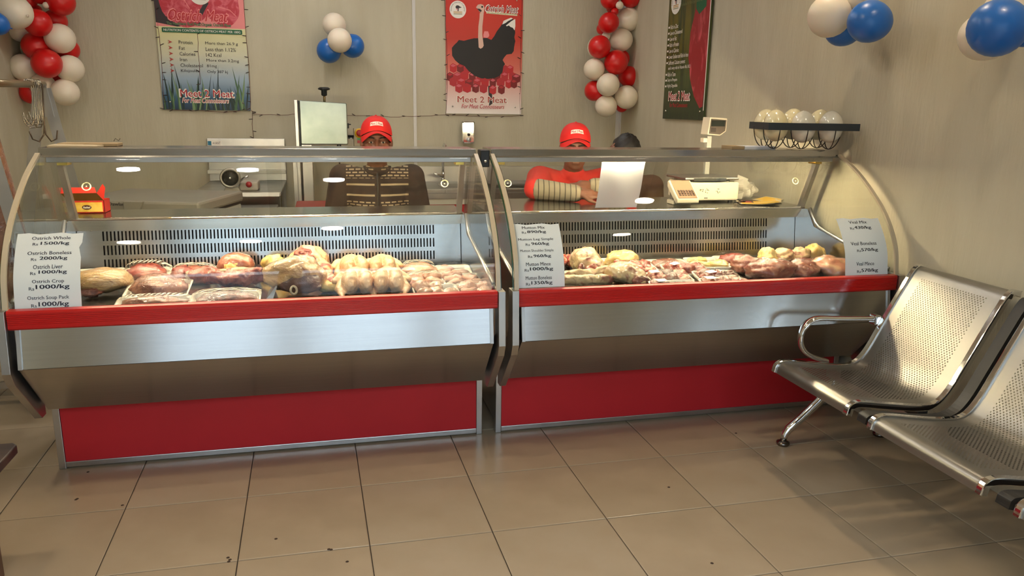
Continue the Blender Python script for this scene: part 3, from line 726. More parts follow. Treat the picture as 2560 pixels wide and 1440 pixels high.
# ------------------------------------------------------------------ balloons
BALM = {'white': pm('white_balloon', hexs(232, 220, 202), .42, sss=.15), 'red': pm('red_balloon', hexs(206, 18, 20), .38, coat=.1),
        'blue': pm('blue_balloon', hexs(24, 100, 186), .36, coat=.1)}
BMESH = {}
def balloon(col, c, r, tilt, label, group, stretch=1.08):
    d = (c - CAM).length
    t = thing('balloon', label, 'balloon', c, 0, group)
    if col not in BMESH:
        prof = [(0, -1.03)] + [((cos(a) * (1 - .07 * max(0, -sin(a)))), sin(a) * 1.05 if sin(a) > 0 else sin(a) * 1.12) for a in [(-pi / 2) + pi * k / 14 for k in range(1, 14)]] + [(0, 1.05)]
        prof[0] = (0, -1.14)
        sk = MB().lathe(prof, seg=24).build('skin', BALM[col], None, True)
        kn = MB().lathe([(.02, -1.13), (.05, -1.17), (.03, -1.19), (.09, -1.26), (0, -1.24)], seg=10).build('knot', BALM[col], None, True)
        BMESH[col] = (sk.data, kn.data); bpy.data.objects.remove(sk); bpy.data.objects.remove(kn)
    for n, me in zip(('skin', 'knot'), BMESH[col]):
        o = bpy.data.objects.new(n, me); COL.objects.link(o); o.parent = t
    t.scale = (r, r, r); t.rotation_euler = tilt
    return t
def settle(bal, lo, hi, at, squash=.88):
    """bal: [dict(u, v, rp, w)]; slides balloons along their sight line (w = wall distance) until they no longer cut into each other"""
    for it in range(160):
        for q in bal:
            q['c'] = at(q); q['r'] = q['rp'] * (q['c'] - CAM).dot(ROT[2]) / FPX / 1.03
        moved = False
        for i in range(len(bal)):
            for j in range(i):
                a, b = bal[i], bal[j]; d = (a['c'] - b['c']).length; need = (a['r'] + b['r']) * squash
                if d < need:
                    moved = True; k = .35 * (need - d)
                    f, g = (a, b) if a['w'] < b['w'] else (b, a)
                    f['w'] = max(lo, f['w'] - k); g['w'] = min(hi, g['w'] + k)
        if not moved: break
def garland(items, Y, group, side):
    bal = [dict(col=c, u=u, v=v, rp=rp, w=Y + dy, label=l) for c, u, v, rp, dy, l in items]
    settle(bal, Y - .34, YB - .10, lambda q: ony(q['u'], q['v'], q['w']))
    for q in bal:
        rr = random.Random(q['u'] * 7 + q['v'])
        balloon(q['col'], q['c'], q['r'], (rr.uniform(1.2, 2.0), rr.uniform(-.4, .4), rr.uniform(-.6, .6)), q['label'], group)
garland([
 ('red', 94, 57, 34, -.12, 'red balloon in the left garland, tucked beside the big white balloon at the photo edge'),
 ('white', 150, 96, 37, -.10, 'white balloon on the right side of the left garland, upper of two there'),
 ('red', 152, 4, 35, -.10, 'red balloon at the top right of the left garland, cut by the photo top'),
 ('red', 139, 52, 28, .04, 'red balloon half hidden behind the upper right of the left garland'),
 ('white', 115, 13, 8, -.12, 'tiny pinkish balloon near the top of the left garland'),
 ('red', 90, 26, 15, .02, 'small red balloon in a gap below the top of the left garland'),
 ('red', 72, 2, 20, .0, 'red balloon at the top left of the left garland, behind the big white one'),
 ('red', 100, -12, 22, -.06, 'red balloon at the very top middle of the left garland'),
 ('white', 48, 78, 26, .0, 'shaded white balloon under the big white balloon at the photo edge'),
 ('red', 92, 116, 35, -.04, 'red balloon in the middle of the left garland, above the front red one'),
 ('white', 88, 122, 34, .05, 'white balloon peeping from behind the middle red balloon of the left garland'),
 ('red', 170, 124, 28, .03, 'red balloon on the right rim of the left garland, behind two white ones'),
 ('white', 132, 131, 10, -.06, 'tiny pale balloon in the heart of the left garland'),
 ('red', 117, 159, 36, -.16, 'red balloon standing out front in the lower left garland'),
 ('white', 175, 172, 34, -.08, 'white balloon at the right edge of the left garland, lower of two there'),
 ('white', 60, 169, 34, -.04, 'white balloon at the left edge of the lower left garland'),
 ('white', 107, 214, 30, -.06, 'white balloon behind the end of the steel rail'),
 ('white', 163, 231, 34, -.08, 'lowest white balloon of the left garland'),
 ('red', 78, 232, 28, .02, 'lowest red balloon of the left garland, behind the steel rail'),
 ('red', 139, 197, 15, .04, 'small red balloon between the lower white balloons of the left garland'),
], 3.30, 'red and white balloon garland in the left corner', 0)
garland([
 ('red', 1524, 0, 23, -.06, 'red balloon at the top left of the right garland'),
 ('red', 1577, -8, 27, -.06, 'red balloon at the top right of the right garland'),
 ('red', 1532, 18, 17, .02, 'red balloon in the shade below the top of the right garland'),
 ('white', 1549, 13, 10, -.12, 'tiny white balloon near the top of the right garland'),
 ('red', 1537, 29, 10, -.08, 'tiny red balloon under the tiny white one in the right garland'),
 ('white', 1571, 48, 30, -.02, 'shaded white balloon on the upper right of the right garland'),
 ('red', 1522, 57, 26, -.12, 'red balloon on the upper left of the right garland, facing front'),
 ('red', 1506, 72, 15, -.02, 'small red balloon half hidden under the upper front red balloon of the right garland'),
 ('white', 1553, 100, 29, -.06, 'shaded white balloon in the middle right of the right garland'),
 ('white', 1515, 90, 11, -.02, 'small white balloon peeping out in the middle of the right garland'),
 ('red', 1499, 117, 29, -.14, 'red balloon on the middle left of the right garland, rimmed by a white one'),
 ('white', 1496, 119, 29, -.04, 'white balloon nearly hidden behind the middle left red balloon'),
 ('red', 1540, 156, 31, -.16, 'red balloon in the centre of the right garland, standing out front'),
 ('red', 1553, 146, 22, -.02, 'red balloon hidden behind the centre red balloon of the right garland'),
 ('white', 1485, 173, 27, -.12, 'white balloon at the left edge of the right garland'),
 ('red', 1571, 191, 26, -.04, 'red balloon at the right edge of the right garland, under the centre red one'),
 ('white', 1520, 212, 29, -.18, 'white balloon at the front of the lower right garland'),
 ('red', 1486, 227, 26, -.06, 'red balloon at the lower left of the right garland'),
 ('white', 1566, 243, 30, -.14, 'white balloon at the lower right of the right garland'),
 ('white', 1515, 265, 28, -.12, 'lowest white balloon of the right garland'),
 ('red', 1554, 266, 15, -.03, 'small red balloon at the very bottom of the right garland'),
], 3.30, 'red and white balloon garland in the right corner', 0)
garland([('white', 836, 62, 30, -.04, 'rear white balloon at the top of the small cluster between the posters'),
 ('white', 849, 101, 31, -.15, 'front white balloon of the small cluster between the posters'),
 ('blue', 822, 127, 31, -.05, 'blue balloon at the left of the small cluster between the posters'),
 ('blue', 881, 115, 30, -.05, 'blue balloon at the right of the small cluster between the posters')], 3.38, 'balloon cluster on the back wall', 0)
def wallcluster(items, X, group):
    bal = [dict(col=c, u=u, v=v, rp=rp, w=X + dx, label=l) for c, u, v, rp, dx, l in items]
    settle(bal, X - .28 if X > 0 else X, XR - .07 if X > 0 else X + .3, lambda q: onx(q['u'], q['v'], q['w']))
    for q in bal:
        rr = random.Random(q['u'] + q['v'])
        balloon(q['col'], q['c'], q['r'], (rr.uniform(-.5, .5), -1.3 + rr.uniform(-.3, .3), rr.uniform(-.5, .5)), q['label'], group)
wallcluster([('white', 2074, 40, 54, -.10, 'white balloon at the front of the right wall cluster over the egg stand'),
 ('blue', 2174, 54, 53, -.06, 'blue balloon beside the front white balloon on the right wall'),
 ('blue', 2106, 74, 42, .0, 'blue balloon half hidden behind the front white balloon on the right wall'),
 ('white', 2150, -8, 42, .0, 'white balloon behind the top of the right wall cluster, cut by the photo top')], 2.97, 'blue and white balloons on the right wall over the eggs')
wallcluster([('blue', 2494, 70, 72, -.12, 'large blue balloon at the top right corner of the photo'),
 ('white', 2462, 92, 60, .0, 'white balloon half hidden behind the large blue balloon over the bench'),
 ('white', 2512, 22, 48, .01, 'white balloon behind the top of the large blue balloon'),
 ('blue', 2560, 92, 26, .02, 'blue balloon at the photo edge behind the large blue one')], 2.96, 'blue and white balloons on the right wall over the bench')
wallcluster([('white', 36, 30, 43, .0, 'big white balloon at the upper left photo edge, before the left garland'),
 ('blue', -14, 58, 31, -.06, 'blue balloon at the left photo edge, under the big white balloon')], -1.12, 'balloons on the left wall')

# ================================================================== BACK OF THE SHOP
def part(t, mb, n, mat, sm=False, bv=0., label=None):
    o = mb.build(n, mat, t, sm, bv)
    if label: o['label'] = label
    return o
# soap dispenser
c = ony(1167, 330, YB); t = thing('soap_dispenser', 'chrome soap dispenser on the wall under the ostrich poster', 'soap dispenser', (c.x, YB, c.z - .09))
part(t, MB().prism(rrect(c.x - .052, c.z - .088, c.x + .052, c.z + .088, .018), 1, YB - .085, YB), 'body', CHROME, bv=.012)
part(t, MB().lathe([(.018, 0), (.018, .012), (.010, .018), (0, .02)], (c.x, YB - .085, c.z - .055), 14, Matrix.Rotation(radians(90), 3, 'X')), 'push_button', CHROME, True)
part(t, MB().lathe([(.012, 0), (.012, .005), (0, .005)], (c.x, YB - .085, c.z - .018), 14, Matrix.Rotation(radians(90), 3, 'X')), 'sight_glass', BLACKPL, True)
# work table with the mincer
t = thing('work_table', 'steel work table with tall backsplash and sloped apron along the back wall', 'table', (.15, 3.0, 0))
part(t, MB().box(-.13, .42, 2.62, 3.44, .775, .80), 'table_top', STEELV, bv=.004)
part(t, MB().box(-.13, .42, 3.44, 3.465, .80, 1.112), 'backsplash', STEELV, bv=.003)
part(t, MB().prism([(2.61, .775), (2.62, .80), (2.70, .79), (2.66, .70)], 0, -.10, .41), 'apron', STEELV)
part(t, MB().box(-.13, .42, 3.36, 3.44, .86, .885), 'rear_shelf', WHITEPL, bv=.002)
for x in (-.11, .38):
    for y in (2.68, 3.40): part(t, MB().box(x, x + .03, y, y + .03, 0, .775), 'leg', STEELV)
pr = Print(lambda a, b, h: (-.13 + a, 3.439 - h, .80 + b)); ink('p_teal', (30, 110, 140))
pr.poly(rect(.006, .262, .030, .292), 1, 'p_teal', 'sticker'); pr.poly(rect(.032, .262, .10, .292), 1, 'p_white', 'sticker'); pr.text('AVANT', .066, .277, .055, .017, 2, 'p_text')
pr.build(t)
t = thing('steel_pan', 'low steel pan on a stand in front of the mincer table', 'pan', (.16, 2.46, .60))
part(t, MB().box(-.075, .40, 2.35, 2.585, .60, .725), 'pan_body', STEELV, bv=.004)
part(t, MB().box(-.10, .41, 2.33, 2.60, 0, .60), 'stand', pm('pan_stand', hexs(96, 90, 82), .5))
M = Matrix.Rotation(radians(90), 3, 'X')
t = thing('meat_mincer', 'cast metal meat mincer with round plate on the steel work table', 'meat mincer', (.11, 2.80, .80))
part(t, MB().lathe([(.040, -.14), (.050, -.10), (.056, -.02), (.058, 0), (.048, 0)], (.108, 2.68, .893), 22, M), 'barrel', pm('cast_metal', hexs(170, 164, 154), .35, .8), True)
part(t, MB().lathe([(.048, 0), (.064, 0), (.066, .022), (.052, .026), (.050, .012)], (.108, 2.66, .893), 22, M, True), 'ring_nut', MATS['cast_metal'], True)
pl = part(t, MB().lathe([(0, -.004), (.049, -.004), (.049, .008), (0, .008)], (.108, 2.655, .893), 22, M), 'plate', pm('plate_dark', hexs(58, 56, 52), .4, .6), True)
hm = MB()
for ring_r, k in ((.014, 6), (.027, 12), (.040, 18)):
    for i in range(k): hm.lathe([(.0032, 0), (.0032, .001), (0, .001)], (.108 + ring_r * cos(2 * pi * i / k), 2.6465, .893 + ring_r * sin(2 * pi * i / k)), 6, M)
o = hm.build('plate_hole', DARKCAV, pl); o['kind'] = 'stuff'
part(t, MB().lathe([(0, 0), (.008, 0), (.008, .01), (0, .012)], (.108, 2.647, .893), 10, M), 'shaft_tip', CHROME, True)
part(t, MB().prism([(.055, .801), (.165, .801), (.150, .83), (.128, .84), (.092, .84), (.070, .83)], 1, 2.67, 2.84), 'foot', MATS['cast_metal'], bv=.004)
part(t, MB().box(.15, .27, 2.72, 2.90, .80, .86), 'motor_box', pm('cast_paint', hexs(190, 180, 168), .5), bv=.01)
part(t, MB().lathe([(.018, 0), (.02, .02), (.012, .03), (0, .03)], (.215, 2.72, .845), 14, M), 'red_knob', pm('knob_red', hexs(170, 20, 30), .4), True, label='red control knob')
part(t, MB().tube([(.15, 2.70, .86), (.19, 2.69, .89), (.215, 2.68, .90)], .008, 8), 'lock_lever', CHROME, True)
# bone saw
t = thing('bone_saw', 'steel bone saw with square blade cover, black knob and red stop button box', 'bone saw', (.70, 3.05, 0))
part(t, MB().prism([(.552, 1.094), (.872, 1.094), (.872, 1.372), (.868, 1.378), (.552, 1.392)], 1, 2.95, 3.14), 'upper_cover', pm('saw_steel', hexs(158, 166, 158), .32, 1., noise=((3, 3, 3), hexs(128, 138, 132), .35, .65)), bv=.006)
part(t, MB().box(.518, .542, 2.95, 3.14, .62, 1.394), 'spine', STEELV, bv=.003)
part(t, MB().box(.543, .552, 2.97, 3.12, .62, 1.390), 'gap_seal', BLACKPL)
part(t, MB().box(.552, .625, 2.98, 3.12, .62, 1.094), 'column', STEELV, bv=.004)
part(t, MB().box(.49, .545, 3.00, 3.30, .10, 1.05), 'rear_column', STEELV)
part(t, MB().tube([(.722, 3.05, 1.385), (.722, 3.05, 1.428)], .009, 10), 'tension_screw', pm('bolt_brass', hexs(150, 130, 90), .35, .9), True)
part(t, MB().lathe([(.012, 1.425), (.020, 1.43), (.020, 1.462), (.040, 1.468), (.042, 1.476), (.030, 1.484), (0, 1.485)], (.722, 3.05, 0), 18), 'tension_knob', BLACKPL, True)
part(t, MB().box(.872, .884, 3.0, 3.04, 1.205, 1.24).box(.884, .898, 3.01, 3.03, 1.228, 1.236), 'door_latch', BLACKPL)
part(t, MB().tube([(.872, 3.05, 1.15), (.925, 3.05, 1.148)], .008, 8), 'arm', BLACKPL, True)
part(t, MB().tube([(.872, 3.05, 1.136), (.925, 3.05, 1.134)], .006, 8), 'arm', CHROME, True)
bx = part(t, MB().box(.915, 1.005, 3.0, 3.09, 1.075, 1.205), 'switch_box', pm('switch_grey', hexs(158, 146, 120), .5), bv=.004)
MB().lathe([(.030, 0), (.034, .004), (.034, .010), (.020, .012), (0, .012)], (.955, 3.0, 1.172), 20, M).build('stop_collar', pm('stop_yellow', hexs(214, 170, 30), .45), bx, True)
MB().lathe([(.012, .010), (.012, .02), (.022, .024), (.024, .034), (.014, .040), (0, .041)], (.955, 3.0, 1.174), 20, M).build('stop_button', pm('stop_red', hexs(150, 30, 30), .4), bx, True)
MB().box(.938, .972, 2.992, 3.0, 1.128, 1.140).build('green_button', pm('start_green', hexs(40, 150, 90), .4), bx)
MB().box(.938, .972, 2.992, 3.0, 1.104, 1.122).build('red_button', MATS['stop_red'], bx)
MB().box(.916, 1.004, 2.998, 3.09, 1.064, 1.083).build('switch_foot', BLACKPL, bx)
part(t, MB().box(.48, .95, 2.80, 3.35, .56, .62), 'saw_table', STEELV, bv=.004)
part(t, MB().box(.52, .90, 2.90, 3.30, .04, .56), 'lower_body', STEELV, bv=.01)
part(t, MB().tube([(.80, 3.0, 1.094), (.80, 3.0, 1.06)], .006, 6).tube([(.82, 3.0, 1.094), (.82, 3.0, 1.06)], .006, 6), 'blade_guide', BLACKPL)
part(t, MB().box(.805, .815, 3.03, 3.045, .62, 1.1), 'blade', CHROME)
# butcher block in a red frame
t = thing('butcher_block', 'wooden cutting block in a red frame, left of the man in the brown jacket', 'butcher block', (.72, 2.35, 0))
part(t, MB().box(.52, .92, 2.17, 2.52, .665, .755), 'red_frame', pm('frame_red', hexs(140, 26, 30), .5), bv=.01)
part(t, MB().box(.545, .90, 2.185, 2.50, .62, .72).box(.555, .90, 2.16, 2.49, .48, .70), 'block', pm('block_wood', hexs(206, 168, 108), .6, noise=((5, 5, 40), hexs(186, 146, 88), .4, .6)))
for x in (.56, .84):
    for y in (2.21, 2.43): part(t, MB().box(x, x + .05, y, y + .05, 0, .48), 'leg', MATS['block_wood'])
# sink unit
t = thing('sink_unit', 'steel sink counter with red front panel and backsplash along the back wall', 'sink unit', (2.2, 3.15, 0))
part(t, MB().box(1.33, 1.545, 2.86, 3.44, .755, .785).box(1.84, 3.08, 2.86, 3.44, .755, .785).box(1.545, 1.84, 2.86, 2.95, .755, .785).box(1.545, 1.84, 3.25, 3.44, .755, .785), 'worktop', STEELV, bv=.003)
part(t, MB().box(1.33, 3.08, 3.44, 3.465, .755, .905), 'backsplash', STEELV, bv=.003)
bs = MB(); bs.prism([(1.545, .785), (1.84, .785), (1.81, .64), (1.575, .64)], 1, 2.948, 2.952); bs.prism([(1.545, .785), (1.84, .785), (1.81, .64), (1.575, .64)], 1, 3.248, 3.252); bs.box(1.575, 1.81, 2.95, 3.25, .636, .64)
bs.add([(1.545, 2.95, .785), (1.545, 3.25, .785), (1.575, 3.25, .64), (1.575, 2.95, .64)], [(0, 1, 2, 3)]); bs.add([(1.84, 2.95, .785), (1.84, 3.25, .785), (1.81, 3.25, .64), (1.81, 2.95, .64)], [(0, 1, 2, 3)])
part(t, bs, 'basin', STEELV)
part(t, MB().box(1.33, 3.08, 2.85, 2.875, .715, .755), 'front_rail', STEELV)
part(t, MB().box(1.33, 3.08, 2.855, 2.875, .675, .715), 'front_rail', WHITEPL, label='pale strip above the red panel')
for x0 in (1.34, 1.93, 2.51): part(t, MB().box(x0, x0 + .56, 2.86, 2.88, .08, .674), 'cabinet_panel', REDPAN, bv=.003)
part(t, MB().box(1.35, 3.07, 2.90, 3.40, .03, .60), 'carcass', STEELV)
for x in (1.36, 2.2, 3.02): part(t, MB().box(x, x + .04, 2.92, 2.96, 0, .03), 'foot', STEELV)
ft = thing('tap', 'tall chrome swivel tap rising behind the sink basin', 'tap', (1.60, 3.34, .785))
part(ft, MB().lathe([(.022, .785), (.022, .80), (.014, .81), (.014, .87), (0, .87)], (1.60, 3.34, 0), 14), 'tap_body', CHROME, True)
part(ft, MB().tube([(1.60, 3.34, .86), (1.60, 3.34, 1.04), (1.60, 3.32, 1.07), (1.60, 3.27, 1.085), (1.60, 3.20, 1.075), (1.60, 3.17, 1.03)], .010, 10), 'spout', CHROME, True)
part(ft, MB().tube([(1.60, 3.33, .84), (1.56, 3.31, .845), (1.525, 3.30, .86)], .012, 10), 'handle', CHROME, True)
t = thing('baking_tray', 'shallow steel tray lying on the sink counter, behind the man in red', 'tray', (2.07, 3.1, .785))
tr = MB(); o_ = rrect(1.90, 2.93, 2.32, 3.22, .03); i_ = rrect(1.925, 2.955, 2.295, 3.195, .02); n = len(o_)
tr.add([(a, b, .812) for a, b in o_] + [(a, b, .790) for a, b in i_] + [(a, b, .786) for a, b in i_] + [(a, b, .808) for a, b in o_], [(i, (i + 1) % n, n + (i + 1) % n, n + i) for i in range(n)] + [tuple(range(n, 2 * n))] + [(2 * n + i, 2 * n + (i + 1) % n, 3 * n + (i + 1) % n, 3 * n + i) for i in range(n)] + [tuple(range(3 * n - 1, 2 * n - 1, -1))] + [(i, 3 * n + i, 3 * n + (i + 1) % n, (i + 1) % n) for i in range(n)])
part(t, tr, 'pan', STEELV)
# chest freezer, set a little askew behind the left counter
t = thing('chest_freezer', 'grey chest freezer with pale body, lid and latch, behind the left counter', 'freezer', (-.155, 2.02, 0), radians(-16))
FZB = pm('freezer_body', hexs(186, 182, 172), .45); FZL = pm('freezer_lid', hexs(140, 134, 124), .5)
lb = lambda mb, n, mt, bv=0., sm=False: mb.build(n, mt, t, sm, bv, local=True)
lb(MB().box(-.42, .28, -.24, .34, .0, .775), 'body', FZB, .012)
lb(MB().box(-.42, .28, -.235, .335, .775, .787), 'seal', BLACKPL)
lb(MB().box(-.43, .29, -.255, .35, .787, .850), 'lid', FZL, .014)
lk = lb(MB().prism([(-.115, .85), (-.005, .85), (-.030, .80), (-.062, .765), (-.090, .765), (-.112, .79)], 1, -.272, -.255), 'latch', FZL, .004)
MB().lathe([(.009, 0), (.009, .003), (0, .003)], (-.076, -.272, .792), 12, M).build('lock', CHROME, lk, True, local=True)
pr = Print(lambda a, b, h: (-.26 + a, -.256 - h, .80 + b)); pr.text('Dawlance', .115, .033, .115, .018, 1, 'p_text', bold=.02)
pr.poly(rect(.0, .024, .034, .042), 1, 'p_text', 'logo'); pr.poly(rect(.005, .028, .022, .038), 2, FZL, 'logo')
for (mt, n), mb in pr.d.items(): mb.build(n, MATS[mt] if isinstance(mt, str) else mt, t, local=True, fix=False)
# ------------------------------------------------------------------ hanging rail, hooks, carcass
RY = 1.52
t = thing('hanging_rail', 'steel A-frame rail with a round bar, behind the left end of the counter', 'meat rail', (-.58, RY, 0))
ap = Vector((-.575, RY, 1.44))
def flat(p, q, w, th=.006):
    p, q = Vector(p), Vector(q); d = (q - p).normalized(); s_ = d.cross(Vector((0, 1, 0))).normalized() * (w / 2); e = Vector((0, th / 2, 0))
    return MB().add([p - s_ - e, p + s_ - e, q + s_ - e, q - s_ - e, p - s_ + e, p + s_ + e, q + s_ + e, q - s_ + e], [(0, 1, 2, 3), (7, 6, 5, 4), (0, 4, 5, 1), (1, 5, 6, 2), (2, 6, 7, 3), (3, 7, 4, 0)])
part(t, flat(ap + Vector((-.012, 0, -.02)), (-.86, RY, .0), .052), 'leg', STEELV)
part(t, flat(ap + Vector((.012, 0, -.02)), (-.335, RY, .0), .052), 'leg', STEELV)
part(t, MB().add([(-.625, RY - .008, 1.29), (-.535, RY - .008, 1.29), (-.555, RY - .008, 1.44), (-.595, RY - .008, 1.44), (-.625, RY - .004, 1.29), (-.535, RY - .004, 1.29), (-.555, RY - .004, 1.44), (-.595, RY - .004, 1.44)], [(0, 1, 2, 3), (7, 6, 5, 4), (0, 4, 5, 1), (1, 5, 6, 2), (2, 6, 7, 3), (3, 7, 4, 0)]), 'gusset', STEELV)
far = ap + Vector((0, 0, -.002))
end2 = Vector((-.585, .74, ony(0, 212, .88).z + .006)); dirn = (end2 - far).normalized()
part(t, MB().tube([far - dirn * .02, end2 - Vector((0, .02, 0))], .0165, 14), 'bar', pm('rail_pipe', hexs(168, 148, 116), .3, .9), True)
part(t, flat(end2 + Vector((-.012, 0, -.01)), (-.87, end2.y, 0), .05), 'leg', STEELV)
part(t, flat(end2 + Vector((.012, 0, -.01)), (-.352, end2.y, 0), .05), 'leg', STEELV)
HK = pm('hook_steel', hexs(150, 140, 126), .25, 1.)
names = ('first', 'second', 'third', 'fourth', 'fifth', 'sixth', 'seventh', 'eighth')
for k in range(8):
    p0 = far + dirn * (.03 + .022 * k)
    h = .17 + .012 * (k % 3); tw = .25 * (k - 3.5)
    S_ = [(-.019, 0, -.012), (-.016, 0, .012), (0, 0, .021), (.016, 0, .012), (.020, 0, -.02), (.012, 0, -h + .05), (.012, 0, -h + .02), (0, 0, -h), (-.022, 0, -h - .002), (-.034, 0, -h + .02), (-.037, 0, -h + .045)]
    Mz = Matrix.Rotation(tw, 3, 'Z')
    t = thing('s_hook', 'steel meat hook in the bunch on the rail, %s from the bar end' % names[k], 'meat hook', p0, 0, 'meat hooks bunched on the hanging rail')
    MB().tube([Mz @ Vector(q) for q in S_], .0026, 6).build('wire', HK, t, True, local=True)
# double hook hanging below
t = thing('double_hook', 'two-pronged dark hook hanging lowest in the bunch on the rail', 'meat hook', far + dirn * .05, 0)
MB().tube([(0, 0, .02), (.02, 0, .0), (.006, 0, -.20), (.0, 0, -.23), (-.02, -.01, -.262), (-.045, -.015, -.25), (-.055, -.015, -.215)], .0035, 6).tube([(.004, .01, -.20), (.006, .01, -.23), (.025, .012, -.262), (.048, .014, -.25), (.056, .014, -.21)], .0035, 6).build('wire', pm('hook_dark', hexs(90, 76, 62), .35, .9), t, True, local=True)
# meat hung from the rail, left of the counter
MEATM = {}
def wrinkle(m, sc=48, st=1.0):
    nt = m.node_tree; N = nt.nodes; b = N['Principled BSDF']; tc = N.new('ShaderNodeTexCoord'); nz = N.new('ShaderNodeTexNoise')
    nz.inputs['Scale'].default_value = sc; nz.inputs['Distortion'].default_value = 3.0; nz.inputs['Detail'].default_value = 2
    bp = N.new('ShaderNodeBump'); bp.inputs['Strength'].default_value = st; bp.inputs['Distance'].default_value = .009
    b.inputs['Coat Roughness'].default_value = .06
    nt.links.new(tc.outputs['Object'], nz.inputs['Vector']); nt.links.new(nz.outputs['Fac'], bp.inputs['Height']); nt.links.new(bp.outputs[0], b.inputs['Coat Normal'])
def meatmat(name, c1, c2, lo=.42, hi=.6, sc=(22, 22, 22), dist=1.2, coat=1.0, rough=.4):
    m = pm(name, hexs(*c1), rough, coat=coat, noise=(sc, hexs(*c2), lo, hi, dist), bump=((55, 55, 55), .6, .005)); MEATM[name] = m; wrinkle(m); return m
meatmat('red_meat', (136, 38, 30), (184, 92, 70)); meatmat('dark_meat', (84, 30, 28), (138, 70, 54)); meatmat('brown_meat', (118, 58, 42), (166, 104, 76))
meatmat('chicken_meat', (216, 158, 134), (232, 190, 160), .35, .65, (14, 14, 14)); meatmat('chicken_skin', (232, 184, 132), (238, 200, 158), .3, .7, (10, 10, 10), .6)
meatmat('fatty_meat', (222, 188, 140), (158, 70, 56), .47, .62, (11, 11, 11), 2.0); meatmat('mutton_fat', (216, 188, 142), (158, 92, 76), .48, .64, (16, 16, 16), 1.6)
meatmat('yellow_fat', (232, 190, 96), (240, 216, 150), .35, .65, (14, 14, 14), 1.0); meatmat('pink_meat', (168, 88, 66), (208, 140, 110), .4, .6, (18, 18, 18))
meatmat('veal_meat', (146, 66, 50), (190, 120, 90), .45, .62, (10, 10, 10), 2.0); meatmat('carcass', (124, 80, 48), (92, 46, 36), .45, .6, (6, 6, 4), 1.)
meatmat('chops_meat', (176, 64, 50), (226, 176, 146), .48, .58, (30, 30, 30), 1.5)
BONE = pm('bone', hexs(226, 206, 176), .4, coat=.3)
t = thing('hanging_carcass', 'brown and dark red carcass hanging from the rail at the left photo edge', 'meat', (-.60, .92, .5))
cb = chain(MB(), [((-.60, .92, 1.28), .028), ((-.60, .92, 1.12), .05), ((-.605, .93, .95), .075), ((-.60, .93, .78), .085), ((-.59, .92, .62), .06), ((-.585, .92, .54), .03)])
part(t, unite(cb, .010, 6), 'flesh', MEATM['carcass'], True)
part(t, MB().tube([(-.60, .92, 1.45), (-.585, .92, 1.475), (-.568, .92, 1.46), (-.575, .92, 1.38), (-.60, .92, 1.30), (-.61, .92, 1.26)], .004, 6), 'hook', HK, True)

# ================================================================== ON THE COUNTERS
CARD = pm('card_box', hexs(186, 160, 120), .75)
# papers and card on the left canopy
t = thing('card_sheets', 'flat stack of cardboard and a pale sheet on top of the left counter', 'cardboard', (-.16, .64, 1.1975))
part(t, MB().add([(-.285, .57, 1.1975), (-.115, .57, 1.1975), (-.105, .62, 1.1975), (-.275, .63, 1.1975), (-.285, .57, 1.2035), (-.115, .57, 1.2025), (-.105, .62, 1.2045), (-.275, .63, 1.2065)], [(3, 2, 1, 0), (4, 5, 6, 7), (0, 1, 5, 4), (1, 2, 6, 5), (2, 3, 7, 6), (3, 0, 4, 7)]), 'pale_sheet', pm('card_pale', hexs(214, 194, 158), .8))
part(t, MB().box(-.27, -.06, .632, .72, 1.1975, 1.209), 'card', CARD, bv=.002)
part(t, MB().tube([(-.075, .65, 1.217), (-.066, .64, 1.228), (-.060, .66, 1.218), (-.052, .65, 1.227)], .0012, 5), 'tie', WIREIRON)
# sheet and box on the right canopy
t = thing('paper_pad', 'white paper pad on the right counter top, left of the egg stand', 'paper', (2.62, .72, 1.1975))
part(t, MB().box(2.60, 2.76, .60, .70, 1.1975, 1.209), 'pad', PAPER)
part(t, MB().box(2.535, 2.598, .60, .70, 1.1975, 1.210), 'backing_card', CARD)
# open red pastry box
RBX = pm('box_red', hexs(206, 44, 32), .45); YBX = pm('box_yellow', hexs(222, 176, 60), .5, noise=((30, 30, 30), hexs(232, 196, 96), .4, .6))
t = thing('pastry_box', 'open red pastry box with yellow label and oval mark on the left worktop', 'box', (-.255, .905, .909))
x0, x1, y0, y1, z0, z1 = -.325, -.192, .875, .965, .909, .962
bx = MB(); bx.box(x0, x1, y0, y0 + .002, z0, z1).box(x0, x1, y1 - .002, y1, z0, z1).box(x0, x0 + .002, y0, y1, z0, z1).box(x1 - .002, x1, y0, y1, z0, z1).box(x0, x1, y0, y1, z0, z0 + .002)
part(t, bx, 'carton', RBX)
part(t, MB().add([(x0, y0, z1), (x1 + .0, y0, z1), (x1 - .012, y0 - .045, z1 + .036), (x0 - .014, y0 - .045, z1 + .036)], [(0, 1, 2, 3)]).add([(x0, y0 + .001, z1 + .001), (x1, y0 + .001, z1 + .001), (x1 - .012, y0 - .044, z1 + .038), (x0 - .014, y0 - .044, z1 + .038)], [(3, 2, 1, 0)]), 'lid', pm('lid_inner', hexs(190, 130, 40), .5), label='raised lid with ochre face')
part(t, MB().add([(x0 - .014, y0 - .045, z1 + .036), (x1 - .012, y0 - .045, z1 + .036), (x1 - .022, y0 - .030, z1 + .058), (x0 - .012, y0 - .030, z1 + .058)], [(0, 1, 2, 3)]), 'lid_flap', RBX)
part(t, MB().add([(x1, y0, z1), (x1 - .012, y0 - .045, z1 + .036), (x1 + .010, y0 - .03, z1 + .072), (x1 + .016, y0 - .02, z1 + .055)], [(0, 1, 2, 3)]), 'lid_flap', RBX)
